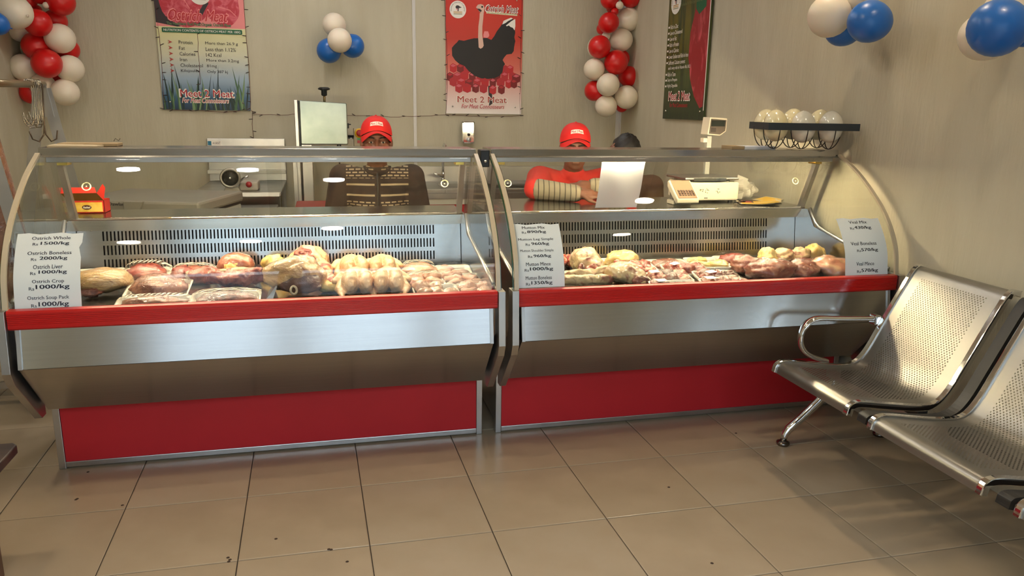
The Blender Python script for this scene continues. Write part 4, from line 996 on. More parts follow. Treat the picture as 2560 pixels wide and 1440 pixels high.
part(t, MB().add([(x1, y0 + .02, z1), (x1, y1 - .02, z1), (x1 + .016, y1 - .03, z1 + .008), (x1 + .016, y0 + .03, z1 + .008)], [(0, 1, 2, 3)]), 'side_flap', CARD)
pr = Print(lambda a, b, h: (x0 + a, y0 - .0004 - h, z0 + b)); ink('p_brown', (76, 36, 30))
pr.poly(rect(.005, .006, .126, .046), 1, YBX, 'label'); pr.poly(circ(.066, .025, .018, .010), 2, 'p_brown', 'label'); pr.text('Rashed', .066, .025, .027, .008, 3, 'p_white', bold=.02, shear=.3)
pr.build(t)
# egg stand
t = thing('egg_stand', 'dark iron egg stand with wire baskets on the right counter top by the wall', 'egg stand', (2.82, .60, 1.1975)); ESR = -.16
ZB0, ZB1 = 1.294, 1.322
EX = [2.715, 2.845, 2.975]; EY = (.542, .656)
part(t, MB().box(2.665, 3.085, .484, .490, ZB0 - .010, ZB1 - .006), 'frame_bar', DARKIRON)
part(t, MB().box(2.665, 3.085, .710, .716, ZB0 - .010, ZB1 - .006), 'frame_bar', DARKIRON)
part(t, MB().box(2.659, 2.665, .484, .716, ZB0 - .010, ZB1 - .006), 'frame_bar', DARKIRON)
part(t, MB().box(2.665, 3.085, .597, .602, ZB0 - .006, ZB0 + .002), 'frame_bar', DARKIRON)
for i, ex in enumerate(EX):
    for j, ey in enumerate(EY):
        wb = MB(); zt = ZB0; R_ = .055
        wb.tube([(ex + R_ * cos(2 * pi * k / 20), ey + R_ * sin(2 * pi * k / 20), zt) for k in range(20)], .0022, 6, True)
        for a in (0, pi / 2):
            wb.tube([(ex + R_ * cos(a) * cos(b_), ey + R_ * sin(a) * cos(b_), zt - (.0945) * sin(b_)) for b_ in [pi * k / 14 for k in range(15)]], .0022, 6)
        part(t, wb, 'wire_basket', WIREIRON, True)
t.location.x = 2.835; t.location.z += .003; t.rotation_euler.z = ESR
EGGL = (('cream ostrich egg in the front left basket of the stand', 'cream ostrich egg in the back left basket of the stand'),
        ('white ostrich egg in the front middle basket of the stand', 'cream ostrich egg in the back middle basket of the stand'),
        ('white ostrich egg in the front right basket, next to the wall', 'pale ostrich egg in the back right basket, next to the wall'))
EGGW = pm('white_eggshell', hexs(232, 228, 214), .18, coat=.35, noise=((9, 9, 9), hexs(224, 216, 194), .45, .75))
for i, ex in enumerate(EX):
    for j, ey in enumerate(EY):
        dz = (.004, .006, .0, .01, .002, .008)[i * 2 + j]
        o = MB().lathe([(0, -.072)] + [(.056 * cos(a) * (1 - .07 * sin(a)), .072 * sin(a)) for a in [(-pi / 2) + pi * k / 16 for k in range(1, 16)]] + [(0, .072)], (0, 0, 0), 24).build('ostrich_egg', EGGW if i > 0 and j == 0 else EGGM, None, True)
        q = Vector((ex - 2.82, ey - .60, 0)); q.rotate(Euler((0, 0, ESR))); o.location = (2.835 + q.x, .600 + q.y, 1.302 + dz); o.rotation_euler = (.12 * (i - 1), .1 * (j - .5), 0)
        tag(o, EGGL[i][j], 'egg', 'ostrich eggs in the stand')
# weighing scale
SCM = pm('scale_white', hexs(222, 212, 190), .45)
t = thing('weighing_scale', 'white electronic scale with tilted panel and rear display post on the right worktop', 'scale', (2.63, 1.03, .909))
part(t, MB().box(2.490, 2.785, .94, 1.16, .918, 1.012), 'body', SCM, bv=.010)
for x in (2.51, 2.75):
    for y in (.96, 1.14): part(t, MB().lathe([(.012, .909), (.012, .919), (0, .919)], (x, y, 0), 10), 'foot', BLACKPL)
part(t, MB().box(2.515, 2.735, .955, 1.145, 1.012, 1.024), 'platter_support', GREYPL)
part(t, MB().box(2.475, 2.775, .93, 1.16, 1.024, 1.036), 'platter', STEELV, bv=.004)
part(t, MB().box(2.52, 2.70, .925, .932, 1.020, 1.034), 'platter_rail', CHROME)
hd = part(t, MB().prism([(.80, .925), (.815, .920), (.925, .995), (.925, 1.02), (.912, 1.026), (.80, .945)], 0, 2.375, 2.492), 'control_head', SCM, bv=.004)
MB().add([(2.384, .8035, .9485), (2.484, .8035, .9485), (2.484, .907, 1.0240), (2.384, .907, 1.0240), (2.384, .8035, .9505), (2.484, .8035, .9505), (2.484, .907, 1.0260), (2.384, .907, 1.0260)], [(3, 2, 1, 0), (4, 5, 6, 7), (0, 1, 5, 4), (1, 2, 6, 5), (2, 3, 7, 6), (3, 0, 4, 7)]).build('key_panel', pm('scale_panel', hexs(158, 130, 108), .4), hd)
kb = MB()
for r_ in range(3):
    for c_ in range(6):
        px = 2.395 + c_ * .0145; f0 = .12 + r_ * .11; y = .8035 + .1035 * f0; z = .9507 + .0755 * f0
        kb.add([(px, y, z), (px + .010, y, z), (px + .010, y + .009, z + .0066), (px, y + .009, z + .0066), (px, y - .001, z + .002), (px + .010, y - .001, z + .002), (px + .010, y + .008, z + .0086), (px, y + .008, z + .0086)], [(4, 5, 6, 7), (0, 1, 5, 4), (1, 2, 6, 5), (2, 3, 7, 6), (3, 0, 4, 7)])
o = kb.build('keys', pm('scale_keys', hexs(96, 78, 70), .5), hd); o['kind'] = 'stuff'
part(t, MB().box(2.385, 2.482, .86, .94, .909, .93), 'head_base', SCM, bv=.004)
part(t, MB().box(2.40, 2.46, .905, .94, .92, .98), 'head_neck', GREYPL)
part(t, MB().box(2.495, 2.502, .925, .945, .93, .985), 'hinge', pm('hinge_brown', hexs(120, 92, 70), .5))
pr = Print(lambda a, b, h: (2.50 + a, .9395 - h, .918 + b))
rs = random.Random(6)
for cx in (.075, .105, .165):
    for k in range(7):
        a, b_ = cx + rs.uniform(-.010, .010), .050 + rs.uniform(-.012, .012)
        pr.poly(circ(a, b_, rs.uniform(.0025, .004), rs.uniform(.0015, .003), 6), 1, 'p_olive' if k % 3 else 'p_text', 'flower_print')
pr.poly(rect(.09, .012, .11, .016), 1, 'p_text', 'mark'); pr.build(t)
part(t, MB().box(2.69, 2.715, 1.142, 1.165, .95, 1.235), 'display_post', pm('post_grey', hexs(176, 176, 168), .4))
dh = part(t, MB().prism([(2.660, 1.245), (2.732, 1.240), (2.765, 1.262), (2.768, 1.325), (2.764, 1.330), (2.668, 1.334)], 1, 1.085, 1.165), 'display_head', SCM, bv=.005)
MB().prism([(2.667, 1.250), (2.730, 1.246), (2.758, 1.265), (2.761, 1.320), (2.674, 1.325)], 1, 1.0825, 1.085).build('screen_bezel', pm('bezel_brown', hexs(92, 80, 70), .35), dh)
MB().box(2.676, 2.753, 1.0810, 1.0826, 1.288, 1.318).build('screen', pm('lcd_dark', hexs(50, 54, 50), .2), dh)
MB().box(2.676, 2.704, 1.0812, 1.0826, 1.258, 1.280).build('badge', pm('badge_dark', hexs(64, 52, 48), .4), dh)
part(t, MB().box(2.662, 2.685, 1.13, 1.165, 1.203, 1.226), 'lower_lamp', SCM, bv=.002)
# hanging white sheet inside the rear door
t = thing('hanging_sheet', 'tall blank white sheet hanging behind the right counter glass, under the lamp', 'paper', (2.03, .70, .91))
rows = []
for i in range(15):
    f = i / 14; z = .918 + .232 * f; y = .733 - .098 * f
    rows.append([(1.930 + .207 * k / 6 - .006 * f + .003 * sin(f * 5), y + .002 * sin(k * 1.3 + f * 4), z) for k in range(7)])
part(t, MB().grid(rows).grid([[(p[0], p[1] + .0006, p[2]) for p in r] for r in rows]), 'sheet', PAPER, True)
# plastic bag, magazines, cable twist
t = thing('carrier_bag', 'crumpled translucent white plastic bag on the right worktop beside the scale', 'plastic bag', (2.85, 1.06, .909))
m_, nt, b_ = nm('thin_plastic'); tr_ = nt.nodes.new('ShaderNodeBsdfTransparent'); mx = nt.nodes.new('ShaderNodeMixShader'); mx.inputs[0].default_value = .55
b_.inputs['Base Color'].default_value = (*hexs(214, 208, 196), 1); b_.inputs['Roughness'].default_value = .3
nt.links.new(tr_.outputs[0], mx.inputs[1]); nt.links.new(b_.outputs[0], mx.inputs[2]); nt.links.new(mx.outputs[0], nt.nodes['Material Output'].inputs[0])
part(t, MB().ell((2.875, 1.075, .958), (.085, .075, .052), seg=26, rings=18, disp=lambda p: .10 * sin(5 * p.x + 3 * p.y) * sin(4 * p.z + 2 * p.x) + .05 * sin(11 * p.x - 7 * p.y) + (.25 * max(0, p.z) if p.x < .1 else 0)), 'bag', m_, False)
part(t, MB().add([(2.80, 1.04, .912), (2.84, 1.0, .918), (2.88, 1.02, 1.02), (2.84, 1.06, 1.04)], [(0, 1, 2, 3)]), 'handle', m_)
MAGY = pm('mag_yellow', hexs(214, 170, 60), .5)
def magazine(x, y, z, rz, label, cols):
    t = thing('magazine', label, 'magazine', (x, y, z), rz, 'magazines on the right worktop')
    for k in range(2):
        rows = [[(-.10 + .2 * i / 8, -.07 + .14 * j / 4, .0015 + k * .002 + .010 * (i / 8) ** 3 * (1 + k * .6)) for i in range(9)] for j in range(5)]
        MB().grid(rows).grid([[(p[0], p[1], p[2] - .0008) for p in r] for r in rows]).build('page', pm('mag_page', hexs(206, 190, 160), .5), t, True, local=True, fix=False)
    pr = Print(lambda a, b, h: (a, b, .0015 + .002 + .010 * ((a + .1) / .2) ** 3 * 1.6 + .0006 + h))
    for (a0, b0, a1, b1, c) in cols:
        n = 6
        for i in range(n):
            aa, ab = a0 + (a1 - a0) * i / n, a0 + (a1 - a0) * (i + 1) / n
            pr.poly(rect(aa, b0, ab, b1), 1, c, 'page_print')
    for (mt, n), mb in pr.d.items(): mb.build(n, MATS[mt] if isinstance(mt, str) else mt, t, local=True, fix=False)
    return t
magazine(2.855, .86, .9095, -.35, 'open magazine with ochre pages on the right worktop, uppermost of the pile', [(-.09, -.06, .09, -.01, 'mag_yellow'), (-.02, .01, .09, .06, 'mag_yellow'), (-.09, .0, -.03, .06, 'p_brick')])
magazine(2.90, .93, .9092, .15, 'purple-edged magazine lying under the ochre one against the right post', [(-.09, -.06, .0, .06, 'p_charcoal'), (.02, -.06, .09, .06, 'mag_yellow')])
t = thing('cable_twist', 'tangle of dark cord on the right worktop in front of the scale', 'cord', (2.76, .90, .909))
rk = random.Random(12); pts = [Vector((2.715, .86, .912))]
for k in range(30): pts.append(Vector((2.722 + .075 * k / 30 + rk.uniform(-.010, .010), .865 + .03 * k / 30 + rk.uniform(-.014, .014), .914 + rk.uniform(0, .016) * sin(pi * k / 30))))
part(t, MB().tube(pts, .0016, 5), 'cord', BLACKPL, True)

# ================================================================== MEAT
rm = random.Random(21)
def lumpmb(c, r, rot=None, seed=0, amp=.14, seg=30, rings=20):
    o = Vector((seed * 1.37 % 50, seed * 2.11 % 50, seed * .73 % 50)); k = amp / .14
    def d(p):
        return k * (.20 * noise.noise(p * 1.3 + o) + .13 * noise.noise(p * 2.9 + o) + .055 * noise.noise(p * 6.5 + o)) - (.35 * max(0, -p.z - .35))
    return MB().ell(c, r, rot, seg, rings, d)
def filmmat(name, stripe):
    m, nt, b = nm(name); N = nt.nodes; L = nt.links
    tr = N.new('ShaderNodeBsdfTransparent'); gl = N.new('ShaderNodeBsdfGlossy'); gl.inputs['Roughness'].default_value = .08
    mx = N.new('ShaderNodeMixShader'); lw = N.new('ShaderNodeLayerWeight'); lw.inputs[0].default_value = .35
    tc = N.new('ShaderNodeTexCoord'); bp = N.new('ShaderNodeBump'); nz = N.new('ShaderNodeTexNoise'); nz.inputs['Scale'].default_value = 42; nz.inputs['Distortion'].default_value = 2.0
    bp.inputs['Strength'].default_value = .8; bp.inputs['Distance'].default_value = .006
    L.new(tc.outputs['Object'], nz.inputs['Vector']); L.new(nz.outputs['Fac'], bp.inputs['Height']); L.new(bp.outputs[0], gl.inputs['Normal'])
    lw.inputs[0].default_value = .5; pw = N.new('ShaderNodeMath'); pw.operation = 'POWER'; pw.inputs[1].default_value = 5; L.new(lw.outputs['Facing'], pw.inputs[0])
    ma = N.new('ShaderNodeMath'); ma.operation = 'MULTIPLY_ADD'; ma.inputs[1].default_value = .45; ma.inputs[2].default_value = .045; L.new(pw.outputs[0], ma.inputs[0])
    L.new(ma.outputs[0], mx.inputs[0]); L.new(tr.outputs[0], mx.inputs[1]); L.new(gl.outputs[0], mx.inputs[2]); out = mx.outputs[0]
    if stripe:
        wv = N.new('ShaderNodeTexWave'); wv.inputs['Scale'].default_value = 20; wv.inputs['Distortion'].default_value = 1.6; wv.inputs['Detail'].default_value = 0; wv.inputs['Detail Scale'].default_value = 1.2
        mp = N.new('ShaderNodeMapping'); mp.inputs['Rotation'].default_value = (0, 0, stripe); L.new(tc.outputs['Object'], mp.inputs[0]); L.new(mp.outputs[0], wv.inputs['Vector'])
        cr = N.new('ShaderNodeValToRGB'); cr.color_ramp.elements[0].position = .55; cr.color_ramp.elements[1].position = .62; L.new(wv.outputs['Fac'], cr.inputs[0])
        sp = N.new('ShaderNodeSeparateXYZ'); L.new(tc.outputs['Object'], sp.inputs[0])
        c2 = N.new('ShaderNodeValToRGB'); c2.color_ramp.elements[0].position = .0; c2.color_ramp.elements[1].position = .012; L.new(sp.outputs['Y'], c2.inputs[0])
        mu = N.new('ShaderNodeMath'); mu.operation = 'MULTIPLY'; L.new(cr.outputs[0], mu.inputs[0]); L.new(c2.outputs[0], mu.inputs[1])
        mu2 = N.new('ShaderNodeMath'); mu2.operation = 'MULTIPLY'; mu2.inputs[1].default_value = .8; L.new(mu.outputs[0], mu2.inputs[0])
        b.inputs['Base Color'].default_value = (*hexs(224, 214, 196), 1); m2 = N.new('ShaderNodeMixShader')
        L.new(mu2.outputs[0], m2.inputs[0]); L.new(out, m2.inputs[1]); L.new(b.outputs[0], m2.inputs[2]); out = m2.outputs[0]
    L.new(out, N['Material Output'].inputs[0]); return m
FILM = filmmat('cling_film', None); FILMS = filmmat('striped_film', .35); FILMS2 = filmmat('striped_film_b', 1.2)
ZD = .660
def deck(u, v, z=ZD): return onz(u, v, z)
FRONT = [0]
def tray(label, x, y, rz, w, d, mat, n, film=FILM, h=.034, sticker=None, z=ZD + .0005, tilt=.15, group='film-wrapped meat trays', seed=None):
    seed = seed or int(abs(x * 977 + y * 631)); q = random.Random(seed)
    z += (d / 2 - .012) * sin(tilt); t = thing('meat_tray', label, 'meat tray', (x, y, z), rz, group); t.rotation_euler = (tilt, 0, rz)
    o_ = rrect(-w / 2, -d / 2, w / 2, d / 2, .02); b_ = rrect(-w / 2 + .012, -d / 2 + .012, w / 2 - .012, d / 2 - .012, .014); k_ = rrect(-w / 2 + .006, -d / 2 + .006, w / 2 - .006, d / 2 - .006, .016); n_ = len(o_)
    L4 = [[(a, c, .0) for a, c in b_], [(a, c, .020) for a, c in o_], [(a, c, .0205) for a, c in k_], [(a, c, .003) for a, c in b_]]
    mb = MB(); mb.grid(L4, closed=True); mb.add(L4[0], [tuple(range(n_))]); mb.add(L4[3], [tuple(range(n_))]); mb.build('tray', FOAM, t, True, local=True); 
    if n == 1:
        lumpmb((0, 0, h * .38), (w * .42, d * .40, h * .62), None, seed, .16).build('meat', mat, t, True, local=True)
    else:
        cols = max(1, int(round(sqrt(n * w / d)))); rows = -(-n // cols); i = 0
        for a in range(rows):
            for c in range(cols):
                if i >= n: break
                i += 1
                cx = -w * .40 + w * .80 * (c + .5) / cols + q.uniform(-.006, .006); cy = -d * .38 + d * .76 * (a + .5) / rows + q.uniform(-.006, .006)
                rr = (w * .47 / cols * q.uniform(.95, 1.25), d * .47 / rows * q.uniform(.95, 1.3), h * q.uniform(.42, .60))
                lumpmb((cx, cy, .006 + rr[2] * .62), rr, (0, 0, q.uniform(-.8, .8)), seed + i, .24, 18, 12).build('meat', mat if not isinstance(mat, list) else q.choice(mat), t, True, local=True)
    rows = []; N1, N2 = 12, 9
    for i in range(N2 + 1):
        r = []
        for k in range(N1 + 1):
            a = -1 + 2 * k / N1; c = -1 + 2 * i / N2
            e = max(0, 1 - abs(a) ** 4) * max(0, 1 - abs(c) ** 4)
            r.append((a * (w / 2 - .001), c * (d / 2 - .001), .0213 + (h * 1.04 - .017) * e ** .7 + .0012 * sin(k * 2.3 + i * 1.7 + seed) * e))
        rows.append(r)
    MB().grid(rows).build('film', film, t, True, local=True)
    if sticker:
        a, c, r = sticker; R2 = Matrix.Rotation(r, 3, 'Z')
        zz = h * 1.04 + .006
        pts = [R2 @ Vector((p, q2, 0)) + Vector((a, c, zz + .0 * p)) for p, q2 in rect(-.021, -.014, .021, .014)]
        MB().add(pts + [p - Vector((0, 0, .0006)) for p in pts], [(0, 1, 2, 3), (7, 6, 5, 4), (0, 4, 5, 1), (1, 5, 6, 2), (2, 6, 7, 3), (3, 7, 4, 0)]).build('price_sticker', PAPER, t, local=True)
    return t
def trayp(label, u, v, *a, **k):
    p = deck(u, v, ZD + .02); return tray(label, p.x, p.y, *a, **k)
MM = MEATM
# --- left counter, back row
trayp('tray of dark red slices at the back left, beside the ostrich price paper', 246, 692, .05, .185, .15, MM['dark_meat'], 3, h=.026)
trayp('tray of red meat under white-striped film at the back, beside the dark slices', 366, 691, .02, .18, .16, MM['red_meat'], 1, film=FILMS, h=.062)
trayp('tray of pink chicken pieces under striped film, left of the round wrapped roast', 482, 690, .0, .175, .16, [MM['pink_meat'], MM['red_meat']], 6, film=FILMS2, h=.050)
# round wrapped roast
def wrapped(name, label, cat, c, parts, mats, group=None):
    t = thing(name, label, cat, c, 0, group)
    return t
p = deck(590, 700); t = thing('wrapped_roast', 'round film-wrapped roast standing upright at the back of the left counter', 'meat', (p.x, p.y + .02, ZD))
part(t, lumpmb((p.x, p.y + .03, ZD + .052), (.072, .05, .056), None, 31, .06), 'meat', MM['pink_meat'], True)
part(t, lumpmb((p.x - .012, p.y - .012, ZD + .045), (.036, .014, .030), None, 32, .2), 'fat_cap', MM['yellow_fat'], True)
part(t, lumpmb((p.x, p.y + .03, ZD + .052), (.074, .052, .058), None, 31, .06), 'film', FILMS2, True)
# yellow chicken quarter
p = deck(684, 694); t = thing('chicken_quarter', 'yellow-skinned chicken quarter leaning behind the big wrapped leg', 'meat', (p.x, p.y, ZD))
cq = MB(); cq.ell((p.x - .018, p.y, ZD + .062), (.030, .032, .030)); cq.ell((p.x + .016, p.y + .01, ZD + .045), (.040, .035, .042)); capsule(cq, (p.x - .02, p.y, ZD + .06), .024, (p.x + .02, p.y + .02, ZD + .088), .012); capsule(cq, (p.x + .015, p.y, ZD + .03), .03, (p.x - .03, p.y - .02, ZD + .022), .022)
part(t, craggy(unite(cq, .004, 5), .007, 35), 'flesh', MM['yellow_fat'], True)
# big fatty leg joint lying from back to front
p = deck(775, 690) - Vector((0, .045, 0)); t = thing('leg_joint', 'large pale fatty leg joint with red patches, lying behind the dark wrapped leg', 'meat', (p.x, p.y, ZD))
lj = MB(); lj.ell((p.x, p.y + .02, ZD + .066), (.088, .10, .068)); lj.ell((p.x + .05, p.y - .08, ZD + .045), (.05, .09, .046)); capsule(lj, (p.x + .05, p.y - .10, ZD + .04), .036, (p.x + .095, p.y - .25, ZD + .030), .024)
part(t, craggy(unite(lj, .006, 6), .010, 22), 'flesh', MM['fatty_meat'], True)
part(t, lumpmb((p.x - .020, p.y - .030, ZD + .112), (.036, .030, .016), (.5, 0, 0), 41, .2), 'red_patch', MM['red_meat'], True)
# drumstick with grey joint end in front
p = deck(835, 732); t = thing('drumstick', 'yellow drumstick with a grey joint end at the front, left of the whole chickens', 'meat', (p.x, p.y, ZD))
ds = MB(); ds.ell((p.x - .035, p.y + .01, ZD + .026), (.03, .03, .026)); capsule(ds, (p.x - .03, p.y, ZD + .026), .022, (p.x + .02, p.y - .01, ZD + .022), .016)
part(t, unite(ds, .004, 4), 'flesh', MM['yellow_fat'], True)
part(t, lumpmb((p.x + .034, p.y - .012, ZD + .024), (.026, .022, .022), None, 51, .15), 'joint_end', pm('grey_joint', hexs(150, 136, 122), .3, coat=.5, noise=((40, 40, 40), hexs(206, 160, 120), .5, .65)), True)
# wrapped whole roll at the left front
p = deck(262, 735); t = thing('wrapped_roll', 'big film-wrapped rolled joint at the left front, right against the price paper', 'meat', (p.x, p.y, ZD))
rolled = lumpmb((p.x - .005, p.y, ZD + .048), (.108, .082, .05), None, 61, .08)
part(t, rolled, 'meat', pm('wrapped_tan', hexs(196, 160, 108), .35, coat=.6, noise=((20, 60, 60), hexs(160, 112, 76), .5, .68, 2.), bump=((30, 130, 130), .9, .006)), True); wrinkle(MATS['wrapped_tan'])
part(t, lumpmb((p.x - .03, p.y - .065, ZD + .022), (.04, .03, .022), None, 62, .2), 'cut_end', MM['dark_meat'], True)
part(t, lumpmb((p.x - .005, p.y, ZD + .048), (.110, .084, .052), None, 61, .08), 'film', FILM, True)
trayp('tray holding a broad brown steak with pale edge, middle of the left counter', 398, 726, .0, .225, .17, MM['brown_meat'], 1, h=.066)
trayp('front tray with a flat steak under striped film, left of the steel edge', 384, 757, .0, .245, .10, MM['brown_meat'], 1, film=FILMS, h=.036)
trayp('front tray of dark red steak with white fat rim, before the long bone joint', 566, 748, .02, .24, .12, MM['dark_meat'], 1, film=FILMS2, h=.040)
# long joint on the bone
p = deck(575, 718); t = thing('long_joint', 'long wrapped meat joint on the bone lying across the middle of the left counter', 'meat', (p.x, p.y, ZD))
lj = chain(MB(), [((p.x - .125, p.y + .0, ZD + .052), .030), ((p.x - .08, p.y + .01, ZD + .048), .036), ((p.x + .0, p.y + .0, ZD + .036), .036), ((p.x + .08, p.y + .01, ZD + .038), .034), ((p.x + .125, p.y + .02, ZD + .046), .028)])
part(t, craggy(unite(lj, .005, 5), .012, 24, 3), 'flesh', MM['red_meat'], True)
part(t, lumpmb((p.x + .02, p.y + .015, ZD + .060), (.09, .02, .016), (0, 0, .05), 71, .2), 'fat_rim', MM['fatty_meat'], True)
part(t, lumpmb((p.x - .142, p.y - .005, ZD + .050), (.018, .020, .024), None, 72, .15), 'bone_end', BONE, True)
lj2 = chain(MB(), [((p.x - .125, p.y + .0, ZD + .052), .032), ((p.x - .08, p.y + .01, ZD + .048), .038), ((p.x + .0, p.y + .0, ZD + .037), .037), ((p.x + .08, p.y + .01, ZD + .040), .036), ((p.x + .125, p.y + .02, ZD + .048), .030)])
part(t, craggy(unite(lj2, .006, 4), .012, 24, 3), 'film', FILM, True)
# big wrapped leg with cut face and marrow ring
p = deck(740, 737); t = thing('wrapped_joint', 'big round film-wrapped leg with a dark cut face and white marrow ring', 'meat', (p.x, p.y, ZD))
cy = p.y + .03
part(t, lumpmb((p.x, cy, ZD + .070), (.108, .085, .074), None, 81, .13, 34, 24), 'flesh', pm('leg_flesh', hexs(206, 166, 118), .3, coat=.6, noise=((9, 9, 9), hexs(120, 64, 52), .46, .64, 1.6), bump=((40, 40, 70), .9, .008)), True); wrinkle(MATS['leg_flesh'], 34, 1.0)
part(t, lumpmb((p.x + .024, cy - .058, ZD + .050), (.074, .034, .046), (-.25, 0, .1), 82, .14), 'cut_face', pm('cut_purple', hexs(84, 58, 56), .35, coat=.6, noise=((14, 14, 14), hexs(118, 82, 76), .4, .65)), True); wrinkle(MATS['cut_purple'], 40, 1.0)
part(t, MB().tube([(p.x - .004 + .011 * cos(2 * pi * k / 16), cy - .098 - .002 * sin(k), ZD + .034 + .015 * sin(2 * pi * k / 16)) for k in range(16)], .0045, 8, True), 'marrow_ring', BONE, True)
part(t, lumpmb((p.x, cy, ZD + .070), (.111, .088, .077), None, 81, .13, 34, 24), 'film', FILM, True)
# steel divider edge at the front
t = thing('deck_divider', 'short steel divider plate at the front edge before the wrapped leg', 'divider', (.40, .16, ZD)); q = deck(676, 742)
part(t, MB().prism([(q.x - .012, ZD), (q.x + .012, ZD), (q.x + .028, ZD + .045), (q.x + .024, ZD + .047)], 1, q.y - .03, q.y + .10), 'plate', STEELV)
# whole chickens
ck = MB()
ck.ell((0, .025, .047), (.050, .088, .046)); ck.ell((0, .06, .050), (.048, .058, .042))
for s_ in (-1, 1):
    ck.ell((s_ * .0255, -.030, .055), (.033, .090, .047), (0, 0, s_ * .05))
    capsule(ck, (s_ * .048, .030, .038), .026, (s_ * .066, -.03, .026), .019)
    capsule(ck, (s_ * .066, -.03, .026), .017, (s_ * .058, -.100, .016), .009)
    capsule(ck, (s_ * .050, .075, .055), .018, (s_ * .080, .050, .040), .013); capsule(ck, (s_ * .080, .05, .04), .012, (s_ * .070, .095, .035), .009)
CKM = craggy(unite(ck, .0035, 7), .004, 30)
_o = CKM.build('body', MM['chicken_skin'], None, True); CKB = _o.data; bpy.data.objects.remove(_o)
tipm = MB().lathe([(0, 0), (.007, .004), (.009, .010), (.006, .016), (0, .018)], (0, 0, 0), 10).build('leg_end', BONE, None, True); TIP = tipm.data; bpy.data.objects.remove(tipm)
def chicken(u, v, rz, z, sc, label):
    q = deck(u, v); t = thing('whole_chicken', label, 'chicken', (q.x, q.y, ZD + z), rz, 'whole plucked chickens'); t.scale = (sc, sc, sc)
    o = bpy.data.objects.new('body', CKB); COL.objects.link(o); o.parent = t
    for s_ in (-1, 1):
        o = bpy.data.objects.new('leg_end', TIP); COL.objects.link(o); o.parent = t; o.location = (s_ * .058, -.096, .016); o.rotation_euler = (radians(100), 0, 0)
chicken(884, 703, .10, .012, .98, 'whole plucked chicken, rear left of the four')
chicken(956, 701, -.05, .010, .98, 'whole plucked chicken, rear right of the four')
chicken(893, 738, .03, .006, 1.0, 'whole plucked chicken, front left of the four, by the drumstick')
chicken(971, 736, -.06, .006, 1.0, 'whole plucked chicken, front right of the four, by the chicken trays')
# chicken trays
trayp('tray of chicken breast at the very back, behind the rear left whole chicken', 893, 683, .0, .14, .14, MM['chicken_meat'], 2, film=FILMS, h=.062)
trayp('tray of pink chicken under striped film at the back, behind the rear right chicken', 965, 682, .0, .125, .14, MM['chicken_meat'], 2, film=FILMS2, h=.048)
trayp('tray of chicken breast under striped film, back row beside the plain chicken tray', 1048, 682, .0, .15, .15, MM['chicken_meat'], 2, film=FILMS2, h=.052)
trayp('plain film tray of pale chicken at the back right of the left counter', 1134, 682, .0, .155, .15, MM['chicken_meat'], 3, h=.034)
trayp('tray of sliced chicken under striped film, middle row next to the whole chickens', 1062, 704, .0, .16, .14, MM['chicken_meat'], 4, film=FILMS2, h=.040)
trayp('tray of chicken thighs in the middle row at the right end of the left counter', 1155, 703, .0, .165, .14, MM['chicken_meat'], 5, h=.042)
trayp('front tray of pinkish grey chicken fillets, nearer the whole chickens', 1090, 731, .0, .175, .13, pm('grey_chicken', hexs(190, 148, 128), .35, coat=.5, noise=((18, 18, 18), hexs(212, 172, 146), .4, .6)), 5, h=.044)
trayp('front tray of chicken fillets at the right corner of the left counter', 1190, 727, .0, .16, .125, MM['chicken_meat'], 4, h=.040)
# --- right counter
p = deck(1422, 668); t = thing('rib_chops', 'red ribbed chops showing from behind the mutton price paper', 'meat', (p.x, p.y, ZD))
for k in range(5): part(t, lumpmb((p.x - .09 + .030 * k, p.y + .01, ZD + .034 - .003 * k), (.014, .06, .034), (0, .25, 0), 90 + k, .1), 'chop', MM['chops_meat'], True)
def wrap(name, label, mb, mat, c, extra=(), grow=None):
    t = thing(name, label, 'meat', c, 0)
    part(t, craggy(mb, .008, 26, c[0]), 'flesh', mat, True)
    for n, m_, mt in extra: part(t, m_, n, mt, True)
    return t
p = deck(1468, 690); mb = MB(); mb.ell((p.x, p.y + .03, ZD + .062), (.068, .085, .060)); mb.ell((p.x + .02, p.y - .03, ZD + .045), (.05, .06, .045))
wrap('mutton_shoulder', 'wrapped mutton shoulder with a red cut face, next to the mutton price paper', unite(mb, .006, 5), MM['mutton_fat'], (p.x, p.y, ZD),
     [('cut_face', lumpmb((p.x - .005, p.y - .082, ZD + .036), (.038, .018, .032), None, 101, .12), MM['red_meat']), ('cut_face', lumpmb((p.x - .050, p.y - .070, ZD + .038), (.018, .02, .032), None, 102, .12), MM['dark_meat'])])
q = trayp('tray with a plump yellow fatty piece at the back of the right counter', 1552, 660, .0, .19, .13, MM['yellow_fat'], 1, h=.075)
p = deck(1472, 702); wrap('mutton_shank', 'long pale mutton shank lying behind another, by the price paper', unite(chain(MB(), [((p.x - .11, p.y + .01, ZD + .024), .022), ((p.x, p.y, ZD + .030), .026), ((p.x + .085, p.y + .0, ZD + .034), .030)]), .005, 4), MM['mutton_fat'], (p.x, p.y, ZD))
p = deck(1470, 716); wrap('mutton_shank', 'long pale mutton shank at the very front, touching the price paper', unite(chain(MB(), [((p.x - .11, p.y + .012, ZD + .028), .024), ((p.x, p.y, ZD + .026), .022), ((p.x + .095, p.y + .01, ZD + .026), .022)]), .005, 4), MM['mutton_fat'], (p.x, p.y, ZD))
p = deck(1566, 710); mb = MB(); mb.ell((p.x - .01, p.y + .02, ZD + .046), (.080, .075, .046)); mb.ell((p.x + .03, p.y - .03, ZD + .034), (.05, .045, .034))
